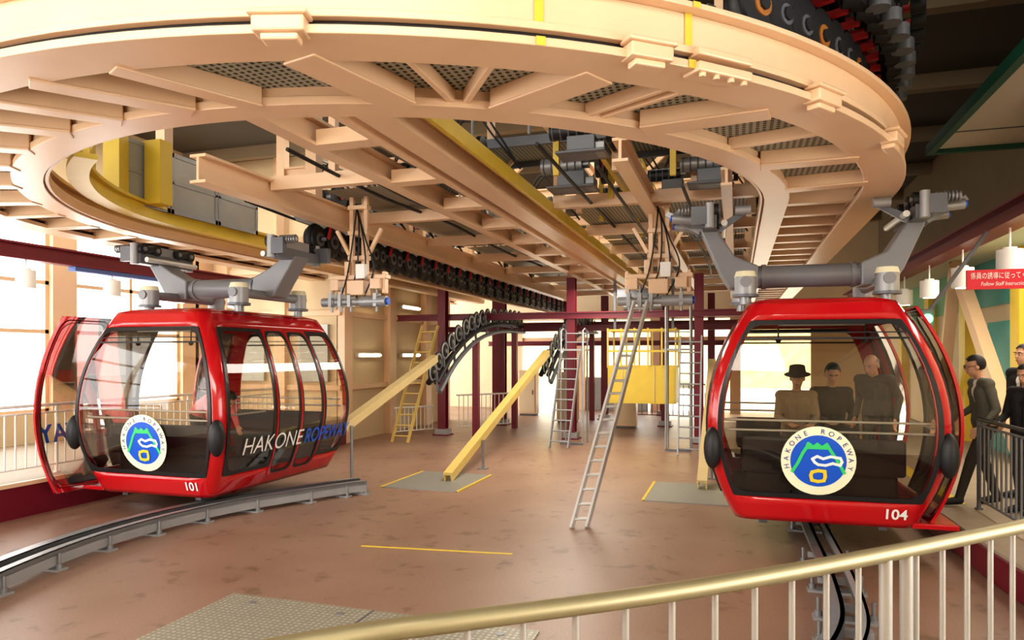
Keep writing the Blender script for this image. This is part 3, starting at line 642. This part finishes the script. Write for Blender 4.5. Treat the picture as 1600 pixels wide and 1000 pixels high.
def rrect(a0,a1,z0,z1,r,sx,n=14):
    P=[]; rx=r/sx
    def seg(p,q,k):
        for i in range(k): P.append((p[0]+(q[0]-p[0])*i/k,p[1]+(q[1]-p[1])*i/k))
    def c(cx,cz,t0):
        for i in range(6):
            t=math.radians(t0+90*i/6); P.append((cx+rx*math.cos(t),cz+r*math.sin(t)))
    seg((a0+rx,z0),(a1-rx,z0),4); c(a1-rx,z0+r,-90); seg((a1,z0+r),(a1,z1-r),n); c(a1-rx,z1-r,0); seg((a1-rx,z1),(a0+rx,z1),4); c(a0+rx,z1-r,90); seg((a0,z1-r),(a0,z0+r),n); c(a0+rx,z0+r,180)
    return P
def strip(b,fn,o0,o1,m,off,thick=.012):
    n=len(o0); vs=[fn(a,z,off) for a,z in o0]+[fn(a,z,off) for a,z in o1]+[fn(a,z,off-thick) for a,z in o1]+[fn(a,z,off-thick) for a,z in o0]
    fs=[]
    for i in range(n):
        j=(i+1)%n; fs+=[(i,j,n+j,n+i),(n+i,n+j,2*n+j,2*n+i),(3*n+j,3*n+i,i,j)]
    b.add(vs,fs,m,False)
def window(C,side,a0,a1,z0=.25,z1=1.99,seal=.045,r=.13,name='window',frame=None,fw=.05,extra=True,dark=True):
    fn=fmap(side); sx=.94 if side in 'FB' else 1.29
    b=MB(); zz=[z for z in ZL if z0<z<z1]; us=lin(a0,a1,4)
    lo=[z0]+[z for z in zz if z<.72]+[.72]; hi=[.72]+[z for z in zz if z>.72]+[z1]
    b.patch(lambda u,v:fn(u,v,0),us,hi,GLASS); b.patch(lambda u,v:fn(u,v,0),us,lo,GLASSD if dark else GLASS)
    W=b.obj(name,C,origin=(0,0,0))
    b=MB()
    o0=rrect(a0,a1,z0,z1,.02,sx); o1=rrect(a0+seal/sx,a1-seal/sx,z0+seal,z1-seal,r,sx)
    if frame:
        om=rrect(a0+fw/sx,a1-fw/sx,z0+fw,z1-fw,.10,sx); o1=rrect(a0+(seal+fw)/sx,a1-(seal+fw)/sx,z0+seal+fw,z1-seal-fw,r,sx)
        strip(b,fn,o0,om,frame,.016,.03); strip(b,fn,om,o1,SEAL,.012,.02)
    else: strip(b,fn,o0,o1,SEAL,.010,.02)
    if extra:
        for z,h in ((1.80,.02),(1.86,.012)): b.patch(lambda u,v:fn(u,v,.008),lin(a0+.06,a1-.06,4),[z,z+h],SEAL)
    b.obj('seal',W,origin=(0,0,0))
    return W
def emblem(b,x0,z0):
    K=1.07
    def Q(x,z,o): 
        return Vector((x0+x,-(hl(z0+z)+o),z0+z))
    def disc(r,m,o,r0=0):
        rs=lin(r0,r,6); n=40; vs=[Q(q*math.cos(2*math.pi*i/n),q*math.sin(2*math.pi*i/n),o) for q in rs for i in range(n)]
        b.add(vs,[(j*n+i,j*n+(i+1)%n,(j+1)*n+(i+1)%n,(j+1)*n+i) for j in range(6) for i in range(n)],m)
    def line(P,w,m,o):
        P=[(p[0]*K,p[1]*K) for p in P]
        for i in range(len(P)-1):
            p=Vector((P[i][0],P[i][1]));q=Vector((P[i+1][0],P[i+1][1])); d=(q-p).normalized()*w*.5; nn=Vector((-d.y,d.x)); p=p-d*.6;q=q+d*.6
            b.add([Q(*(p+nn),o),Q(*(p-nn),o),Q(*(q-nn),o),Q(*(q+nn),o)],[(0,1,2,3)],m)
    disc(.335,EMCREAM,.016); disc(.250,BLUE,.020)
    line([(-.215,-.10),(-.17,-.02),(-.13,.07),(-.10,.12)],.03,GREEN,.024); line([(.10,.10),(.14,.04),(.18,-.03),(.215,-.10)],.03,GREEN,.024)
    line([(-.10,.12),(-.085,.16),(-.04,.125),(-.01,.155),(.03,.125),(.07,.155),(.10,.10)],.028,GREEN,.024)
    b.add([Q(*p,.0225) for p in ((-.10,.115),(.10,.115),(.07,.16),(.03,.135),(-.01,.16),(-.04,.135),(-.085,.16))],[tuple(range(7))],GREEN)
    line([(-.05,.02),(-.01,.045),(.04,.025),(.10,.045),(.18,.035),(.195,.0),(.18,-.03),(.12,-.015),(.06,-.035),(.0,-.03),(-.03,-.01),(-.05,.02)],.026,WHITE,.028)
    line([(-.05,-.10),(.0,-.085),(.055,-.09),(.06,-.14),(.05,-.175),(-.0,-.185),(-.05,-.175),(-.06,-.13),(-.05,-.10)],.032,EMYEL,.028)
    txt='HAKONE ROPEWAY'
    for i,ch in enumerate(txt):
        if ch==' ': continue
        t=math.radians(192-204*i/(len(txt)-1))
        def f(x,y,t=t):
            y=y+.266; return Q(x*math.sin(t)+y*math.cos(t), -x*math.cos(t)+y*math.sin(t),.022)
        b.text(ch,.066,NAVY,f)
ARML=mat('arm_grey',(.25,.26,.28),.4,.1,.08,5)
def carriage(C,sx,dz,simple=False):
    T=MB(); x=1.08*sx
    def Z(z): return z+dz
    T.box((x,0,Z(3.16)),(.16,.95,.14),GREY); T.box((x,0,Z(3.29)),(.10,.5,.12),LGREY)
    for y in (-.42,-.2,.2,.42): T.cyl((x-.10*sx,y,Z(3.29)),(x+.02*sx,y,Z(3.29)),.075,BLACK,16); T.cyl((x-.12*sx,y,Z(3.29)),(x+.04*sx,y,Z(3.29)),.03,STEEL,10)
    if not simple:
        for yy in (-.3,.25): T.cyl((x,yy,Z(3.20)),(x+.42*sx,yy,Z(3.24)),.055,LGREY); T.cyl((x+.42*sx,yy,Z(3.24)),(x+.44*sx,yy,Z(3.245)),.04,BLUE,12)
        T.beam((x+.1*sx,-.1,Z(3.12)),(x+.5*sx,-.1,Z(3.34)),.1,.1,STEEL,.06,.06); T.beam((x+.1*sx,.05,Z(3.12)),(x+.4*sx,.05,Z(3.38)),.08,.12,GREY)
        T.beam((x-.1*sx,-.3,Z(3.1)),(x-.4*sx,-.2,Z(3.3)),.09,.09,GREY,.05,.05); T.cyl((x-.45*sx,-.3,Z(3.3)),(x-.28*sx,-.3,Z(3.3)),.055,LGREY)
    for y in (-.5,.5): T.box((x+.1*sx,y,Z(3.22)),(.2,.08,.2),GREY); T.cyl((x,y,Z(3.08)),(x,y,Z(3.36)),.05,LGREY)
    for k in range(7): T.torus((x+.12*sx+.035*k*sx,-.46,Z(3.30)),(1,0,0),.045,.012,STEEL,12,6)
    T.cyl((x-.16*sx,-.45,Z(3.14)),(x-.16*sx,.45,Z(3.14)),.035,ALU)
    T.obj('grip_carriage',C,origin=(0,0,0))
def cabin(loc,rot,num,openside,lab,sc=1,leaf=(.25,-1.30),emx=-.05,dz=0):
    C=E('gondola_cabin',(0,0,0),lab,'cable car cabin','red cable car cabins'); WL[C.name]=Vector((0,0,0))
    b=MB(); rows=[per(z) for z in ZL]; n=len(rows[0]); vs=[Vector((p[0],p[1],z)) for z,r in zip(ZL,rows) for p in r]; fs=[]
    for j in range(len(ZL)-1):
        for i in range(n):
            ww=(i<8 or 12<=i<26 or 30<=i<38 or 42<=i<56) and ZL[j]>=.24-1e-6 and ZL[j+1]<=2.0+1e-6
            if ww: continue
            fs.append((j*n+i,j*n+(i+1)%n,(j+1)*n+(i+1)%n,(j+1)*n+i))
    b.add(vs,fs,RED,True); m=len(ZL)-1
    top=[vs[m*n+i] for i in range(n)]; t2=[Vector((p.x*.8,p.y*.85,2.225)) for p in top]
    b.add(top+t2,[(i,(i+1)%n,n+(i+1)%n,n+i) for i in range(n)]+[tuple(range(n,2*n))],RED,True)
    b.add([vs[i] for i in range(n)],[tuple(range(n-1,-1,-1))],SEAL)
    b.obj('body_shell',C,origin=(0,0,0),solid=.03)
    b=MB(); b.bb(-.78,.78,-1.2,1.2,.06,.10,SEAT); b.obj('interior_floor',C)
    b=MB(); b.bb(-.62,.62,-1.15,1.15,2.08,2.11,SEAT); b.obj('interior_ceiling',C)
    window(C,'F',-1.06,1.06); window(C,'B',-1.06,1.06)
    for side in 'RL':
        s=1 if side=='R' else -1
        q=(lambda a0,a1:(a0,a1)) if side=='R' else (lambda a0,a1:(-a1,-a0))
        window(C,side,*q(-1.02,-.32),extra=False); window(C,side,*q(.52,1.02),extra=False)
        if side!=openside:
            window(C,side,*q(-.31,.10),z0=.12,frame=RED,fw=.018,seal=.03,name='door',extra=False); window(C,side,*q(.10,.51),z0=.12,frame=RED,fw=.018,seal=.03,name='door',extra=False)
        else:
            for fr,(u0,u1) in (('f',(-.31,.35)),('r',(.10,.51))):
                D=window(C,side,*q(u0,u1),z0=.01,z1=2.12,frame=RED,fw=.05,seal=.03,name='door',extra=False,dark=False)
                D.location=Vector((s*(leaf[0] if fr=='f' else .12),(leaf[1] if fr=='f' else .62),0))
                if side=='L' and fr=='f':
                    b=MB(); b.text('WAY',.30,BLUE,lambda x,y:Vector((-(hw(.60+y)+.02),.36-x,.60+y)),'LEFT',.1,bold=.008); b.obj('door_lettering',D,origin=(0,0,0))
        if side=='R' and side!=openside:
            b=MB()
            w=b.text('HAKONE',.29,WHITE,lambda x,y: Vector((hw(.47+y)+.02,-1.02+x,.47+y)),'LEFT',.1,bold=-.001)
            b.text('ROPEWAY',.28,BLUE,lambda x,y: Vector((hw(.47+y)+.02,-1.02+w+.05+x*.82,.47+y)),'LEFT',.1,bold=.003)
            b.obj('side_lettering',C)
    b=MB()
    for z in (.90,1.0): b.tube([(-.95,-1.32,z),(.95,-1.32,z)],.012,ALU); b.tube([(-.95,1.32,z),(.95,1.32,z)],.012,ALU)
    b.tube([(.96,-1.3,.95),(.96,-.45,.95)],.012,ALU); b.tube([(-.4,-1.1,1.95),(.4,-1.1,1.95)],.012,ALU)
    for x in (-.4,.4):
        b.tube([(x,-1.1,2.08),(x,-1.1,1.82)],.008,BLACK); b.sph((x,-1.1,1.80),.03,BLACK,8,6)
    b.obj('handrail',C)
    for s in (-1,1):
        B=MB(); B.bb(-.75,.75,*sorted((s*.72,s*1.14)),.46,.54,SEAT); B.bb(-.75,.75,*sorted((s*1.10,s*1.2)),.46,.82,SEAT); B.bb(-.7,.7,*sorted((s*1.0,s*1.1)),.1,.46,SEAT)
        B.obj('bench',C,bevel=.03)
    for s in (-1,1):
        B=MB(); zc=.72; B.sph((s*(hw(zc)-.04),-(hl(zc)-.02),zc),(.085,.10,.21),BLACK,16,12); B.obj('bumper',C)
    b=MB(); emblem(b,emx,.63); b.obj('emblem',C)
    b=MB(); b.text(num,.14,WHITE,lambda x,y:Vector((.62+x,-(hl(.09+y)+.012),.09+y)),bold=.003); b.obj('cabin_number',C)
    b=MB(); b.beam((-.55,-1.15,-.02),(-.55,1.15,-.02),.08,.08,GREY); b.beam((.55,-1.15,-.02),(.55,1.15,-.02),.08,.08,GREY); b.box((0,0,-.05),(.3,1.2,.08),GREY)
    b.cyl((0,-.7,-.09),(0,-.7,-.02),.07,BLACK); b.cyl((0,.7,-.09),(0,.7,-.02),.07,BLACK); b.obj('underframe',C)
    sd=1 if openside=='R' else -1
    b=MB(); b.box((.98*sd,-.9,.02),(.4,.7,.05),RED); b.box((1.02*sd,.2,.02),(.3,1.2,.05),GREY); b.obj('door_sill',C,bevel=.01)
    for sx in (-1,1):
        for sy in (-1,1):
            B=MB(); x=.70*sx;y=.62*sy; B.cyl((x,y,2.2),(x,y,2.3),.06,STEEL); B.cyl((x,y,2.3),(x,y,2.5),.115,LGREY,20); B.cyl((x,y,2.28),(x,y,2.31),.14,GREY,20); B.cyl((x,y,2.5),(x,y,2.56),.12,EMCREAM,20,.10)
            B.obj('damper',C)
    B=MB(); B.cyl((-.82,0,2.56),(.82,0,2.56),.13,ARML,20)
    for sx in (-1,1):
        B.cyl((.70*sx,-.75,2.44),(.70*sx,.75,2.44),.06,ARML,14)
        B.cyl((.45*sx,0,2.56),(.50*sx,0,2.56),.145,ARML,20)
    B.obj('hanger_crossbar',C,origin=(0,0,0))
    for sx in (-1,1):
        B=MB(); pts=[(.54,2.42),(.86,2.42),(.97,2.60),(1.20,3.14+dz),(1.02,3.14+dz),(.80,2.80),(.54,2.68)]
        B.prism([(p[0]*sx,-.16,p[1]) for p in pts],(0,.32,0),ARML); B.obj('hanger_arm',C,bevel=.02); carriage(C,sx,dz,dz<0)
    C.location=loc; C.rotation_euler=(0,0,math.radians(rot)); C.scale=(sc,)*3; return C
cabin((-6.91,8.32,.27),0,'101','L','red cable car cabin with tinted windows, doors open, white number 101',1.045,emx=.03,dz=-.2)
cabin((.77,8.63,.38),1.5,'104','R','red cable car cabin boarding passengers, round emblem, white number 104',.985,leaf=(.12,-.80),emx=-.07)

# ------------------------------------------------------------------ PEOPLE
SKIN=mat('skin',(.62,.36,.24),.55,0,.06,20)
LIPS=mat('lips',(.4,.14,.11),.5)
def person(label,loc,rot,J,top,bot,hair,scale=1,hat=None,bald=False,shirt=None,headrot=(0,0,0),glasses=False):
    D=dict(pel=(0,0,.95),wai=(0,0,1.10),ch=(0,0,1.30),nk=(0,0,1.45),hd=(0,-.02,1.60),
      shL=(.185,0,1.40),elL=(.235,.03,1.12),wrL=(.235,-.06,.88),shR=(-.185,0,1.40),elR=(-.235,.03,1.12),wrR=(-.235,-.06,.88),
      hiL=(.09,0,.92),knL=(.10,-.02,.50),anL=(.10,.03,.09),hiR=(-.09,0,.92),knR=(-.10,-.02,.50),anR=(-.10,.03,.09),toL=(.11,-.15,.035),toR=(-.11,-.15,.035))
    D.update(J); V={k:Vector(v) for k,v in D.items()}
    mats=[top,bot,SKIN,BLACK,shirt or top]
    segs=[]; b=MB()
    def cap(p,q,r0,r1,reg):
        b.cyl(p,q,r0,top,12,r1); b.sph(p,r0,top,12,8); b.sph(q,r1,top,12,8); segs.append((p.copy(),q.copy(),r0,r1,reg))
    for s in (1,-1):
        o=Vector((.065*s,0,0)); cap(V['pel']+o,V['wai']+o*.9,.115,.105,0); cap(V['wai']+o*.9,V['ch']+o*1.2,.105,.115,0)
    cap(V['shL'],V['shR'],.068,.068,0); cap(V['ch'],V['nk'],.10,.05,0); cap(V['nk'],V['hd'],.048,.055,2)
    for S_ in 'LR':
        cap(V['sh'+S_],V['el'+S_],.058,.045,0); cap(V['el'+S_],V['wr'+S_],.044,.032,0)
        cap(V['hi'+S_],V['kn'+S_],.092,.062,1); cap(V['kn'+S_],V['an'+S_],.060,.045,1); cap(V['an'+S_]+Vector((0,0,-.03)),V['to'+S_],.048,.036,3)
        d=(V['wr'+S_]-V['el'+S_]).normalized(); w=V['wr'+S_]; sg=1 if S_=='L' else -1
        fwd=Vector((0,-1,0)); 
        if abs(d.dot(fwd))>.8: fwd=Vector((sg*-1.,0,0))
        ac=(fwd-d*fwd.dot(d)).normalized(); nrm=d.cross(ac)*sg
        for k in (-1,0,1): cap(w+d*.01+ac*.014*k,w+d*.085+ac*.024*k,.017,.014,2)
        for k,L in ((-1.5,.058),(-.5,.070),(.5,.076),(1.5,.068)):
            a=w+d*.088+ac*.018*k; m_=a+d*L*.5-nrm*.006; e=m_+(d*.75-nrm*.6)*L*.45
            cap(a,m_,.0095,.009,2); cap(m_,e,.009,.0078,2)
        a=w+d*.03+ac*.028; m_=a+d*.03+ac*.022; cap(a,m_,.012,.0105,2); cap(m_,m_+d*.03+ac*.004-nrm*.006,.0105,.009,2)
    R=Matrix.Rotation(math.radians(headrot[2]),3,'Z')@Matrix.Rotation(math.radians(headrot[0]),3,'X')
    h=V['hd']; hp=lambda x,y,z:h+R@Vector((x,y,z))
    def hs(c,r): b.sph(hp(*c),r,top,16,12,R=R)
    hs((0,.01,.03),(.077,.095,.098)); hs((0,-.015,-.03),(.062,.075,.085)); hs((0,-.05,-.085),(.032,.03,.025))
    hs((0,-.098,-.015),(.013,.02,.024)); hs((0,-.088,.01),(.009,.012,.03)); hs((.078,.01,-.01),(.012,.02,.03)); hs((-.078,.01,-.01),(.012,.02,.03)); hs((0,-.082,-.055),(.024,.014,.010)); hs((0,-.075,.035),(.055,.02,.012))
    segs.append((hp(0,0,.03),hp(0,-.02,-.06),.09,.07,2))
    me=bpy.data.meshes.new('tmp'); me.from_pydata(b.v,[],b.f); to=bpy.data.objects.new('tmp',me); COL.objects.link(to)
    rm=to.modifiers.new('r','REMESH'); rm.mode='VOXEL'; rm.voxel_size=.009; rm.use_smooth_shade=True
    sm=to.modifiers.new('s','SMOOTH'); sm.iterations=3; sm.factor=.5
    dg=bpy.context.evaluated_depsgraph_get(); nm=bpy.data.meshes.new_from_object(to.evaluated_get(dg)); bpy.data.objects.remove(to)
    nm.materials.clear()
    for m in mats: nm.materials.append(m)
    for p in nm.polygons:
        c=p.center; best=9; reg=0
        for a,e,r0,r1,g in segs:
            ab=e-a; t=max(0,min(1,(c-a).dot(ab)/max(ab.length_squared,1e-9))); dd=(c-(a+ab*t)).length-(r0+(r1-r0)*t)
            if dd<best: best=dd; reg=g
        if shirt and reg==0 and abs(c.x)<.045-(V['nk'].z-c.z)*.14 and c.y<-.02 and c.z>V['wai'].z+.06 : reg=4
        p.material_index=reg; p.use_smooth=True
    T=E('person',loc,label,'person')
    WL[T.name]=Vector((0,0,0))
    bo=bpy.data.objects.new('body',nm); COL.objects.link(bo); bo.parent=T
    Hb=MB()
    if bald:
        Hb.sph(hp(0,.012,.03),(.083,.101,.10),hair,20,14,R=R,keep=lambda q:q.z<.05 and q.y>-.015 and q.z>-.06)
    else:
        Hb.sph(hp(0,.012,.033),(.086,.104,.106),hair,20,16,R=R,keep=lambda q:(q.z>.035 or q.y>.01) and q.z>-.07 and not(q.y<-.07 and q.z<.05))
    for s in (-1,1): Hb.box(hp(.03*s,-.093,.035),(.03,.008,.007),hair,R)
    Hb.obj('hair',T,origin=(0,0,0))
    for s in (-1,1):
        e=MB(); e.sph(hp(.03*s,-.083,.013),(.012,.008,.006),WHITE,10,6,R=R); e.sph(hp(.03*s,-.089,.013),(.0055,.004,.0055),BLACK,8,6,R=R); e.obj('eye',T,origin=(0,0,0))
    e=MB(); e.sph(hp(0,-.093,-.055),(.022,.005,.005),LIPS,10,6,R=R); e.obj('mouth',T,origin=(0,0,0))
    if glasses:
        e=MB()
        for s in (-1,1): e.torus(hp(.032*s,-.102,.013),R@Vector((0,1,0)),.021,.0018,BLACK,14,5); e.beam(hp(.055*s,-.10,.015),hp(.08*s,.0,.01),.003,.004,BLACK)
        e.beam(hp(-.012,-.104,.016),hp(.012,-.104,.016),.003,.003,BLACK); e.obj('glasses',T,origin=(0,0,0))
    if hat:
        e=MB(); e.cyl(hp(0,.01,.06),hp(0,.01,.15),.100,hat,20,.086); e.cyl(hp(0,.01,.045),hp(0,.01,.065),.150,hat,24,.10); e.obj('hat',T,origin=(0,0,0))
    T.rotation_euler=(0,0,math.radians(rot)); T.scale=(scale,)*3
    return T
SUIT=mat('grey_suit',(.13,.13,.105),.85,0,.15,30); DARK=mat('black_jacket',(.022,.021,.024),.85,0,.15,30); TROU=mat('dark_trousers',(.06,.055,.045),.85,0,.15,30)
KHAKI=mat('khaki_coat',(.34,.26,.17),.85,0,.15,20); GRC=mat('grey_cardigan',(.06,.052,.055),.85,0,.15,20); PINK=mat('pink_shirt',(.75,.20,.20),.8,0,.1,20)
HBLK=mat('black_hair',(.015,.013,.012),.6,0,.2,60); HGRY=mat('grey_hair',(.22,.20,.19),.7,0,.2,60); HATM=mat('felt_hat',(.03,.026,.03),.9,0,.1,30)
sit=dict(pel=(0,.10,.52),wai=(0,.10,.68),ch=(0,.06,.90),nk=(0,.03,1.06),hd=(0,-.01,1.21),shL=(.18,.05,1.0),shR=(-.18,.05,1.0),elL=(.22,.0,.74),elR=(-.22,.0,.74),
  wrL=(.12,-.22,.68),wrR=(-.12,-.22,.68),hiL=(.09,.06,.50),hiR=(-.09,.06,.50),knL=(.11,-.34,.50),knR=(-.11,-.34,.50),anL=(.11,-.32,.09),anR=(-.11,-.32,.09),toL=(.12,-.48,.035),toR=(-.12,-.48,.035))
person('person in a grey suit and glasses stepping toward the cabin',(2.68,9.2,.3),-84,dict(hd=(0,-.10,1.57),nk=(0,-.05,1.43),ch=(0,-.03,1.28),shL=(.18,-.04,1.38),shR=(-.18,-.04,1.38),
  elL=(.23,.02,1.10),wrL=(.22,-.14,.90),elR=(-.23,-.02,1.10),wrR=(-.20,-.22,.97),knL=(.10,-.18,.52),anL=(.10,-.30,.10),toL=(.11,-.46,.045),knR=(-.10,.03,.50),anR=(-.10,.16,.10),toR=(-.11,.0,.035)),
  SUIT,TROU,HBLK,1.0,shirt=WHITE,headrot=(12,0,-14),glasses=True)
person('person in a black jacket waiting behind the railing',(2.97,8.85,.3),-60,dict(elR=(-.22,-.06,1.12),wrR=(-.14,-.26,1.05)),DARK,TROU,HBLK,.93,headrot=(18,0,10))
person('taller person in dark clothes waiting on the platform',(3.26,9.75,.3),-65,{},DARK,TROU,HBLK,1.06,shirt=WHITE)
person('seated person in a brimmed hat and khaki coat in the cabin',(.72,9.36,.47),6,sit,KHAKI,TROU,HBLK,1.03,hat=HATM,headrot=(14,0,-14))
person('seated person in dark clothes looking down in the cabin',(1.14,9.54,.47),10,sit,DARK,TROU,HBLK,1.07,headrot=(25,0,-10))
person('balding person in a grey cardigan standing in the cabin',(1.53,8.85,.46),-35,dict(hd=(0,-.16,1.50),nk=(0,-.09,1.38),ch=(0,-.05,1.24),shL=(.18,-.08,1.33),shR=(-.18,-.08,1.33)),GRC,TROU,HGRY,.95,bald=True,headrot=(22,0,0))
person('person in a pink shirt bending over inside the parked cabin',(-7.15,8.2,.38),78,dict(pel=(0,.12,.80),wai=(0,.02,.90),ch=(0,-.18,.98),nk=(0,-.32,1.0),hd=(0,-.46,1.0),shL=(.18,-.24,.98),shR=(-.18,-.24,.98),
  elL=(.2,-.34,.74),elR=(-.2,-.34,.74),wrL=(.15,-.46,.62),wrR=(-.15,-.46,.62),hiL=(.09,.12,.78),hiR=(-.09,.12,.78),knL=(.1,.05,.44),knR=(-.1,.05,.44),anL=(.1,.14,.09),anR=(-.1,.14,.09),toL=(.11,-.03,.035),toR=(-.11,-.03,.035)),PINK,TROU,HBLK,1,headrot=(50,0,0))

# ------------------------------------------------------------------ lights, world, camera
W=bpy.data.worlds.new('w'); SC.world=W; W.use_nodes=True
bg=W.node_tree.nodes['Background']; bg.inputs[0].default_value=(1,.985,.96,1); bg.inputs[1].default_value=5.6
def area(loc,rot,sz,e,col=(1,.92,.80)):
    l=bpy.data.lights.new('lamp','AREA'); l.shape='RECTANGLE'; l.size=sz[0]; l.size_y=sz[1]; l.energy=e; l.color=col
    o=bpy.data.objects.new('area_light',l); COL.objects.link(o); o.location=loc; o.rotation_euler=rot
area((-3.8,13,6.2),(0,0,0),(7,5),280)
area((-3.8,19,6.2),(0,0,0),(7,5),220)
area((3.6,10,3.7),(0,0,0),(1,6),150)
area((5.2,5.0,2.4),(math.radians(180),0,0),(2,4),110)  # added unseen uplight without a fixture, brightens the soffit underside
area((-3.0,13,3.6),(0,0,0),(1,8),260)
area((-10,9,6.2),(0,0,0),(2,8),150)
area((-1.5,-2.0,5.4),(math.radians(50),0,math.radians(12)),(6,2),340)  # added unseen fill light near the camera, aimed at the ring front
cd=bpy.data.cameras.new('camera'); cam=bpy.data.objects.new('camera',cd); COL.objects.link(cam)
cam.location=(0,0,2.0); cam.rotation_euler=(math.radians(90),0,math.radians(17.65)); cd.lens=24.75; cd.sensor_width=36; cd.shift_y=.0344; cd.clip_start=.05; cd.clip_end=300
SC.camera=cam
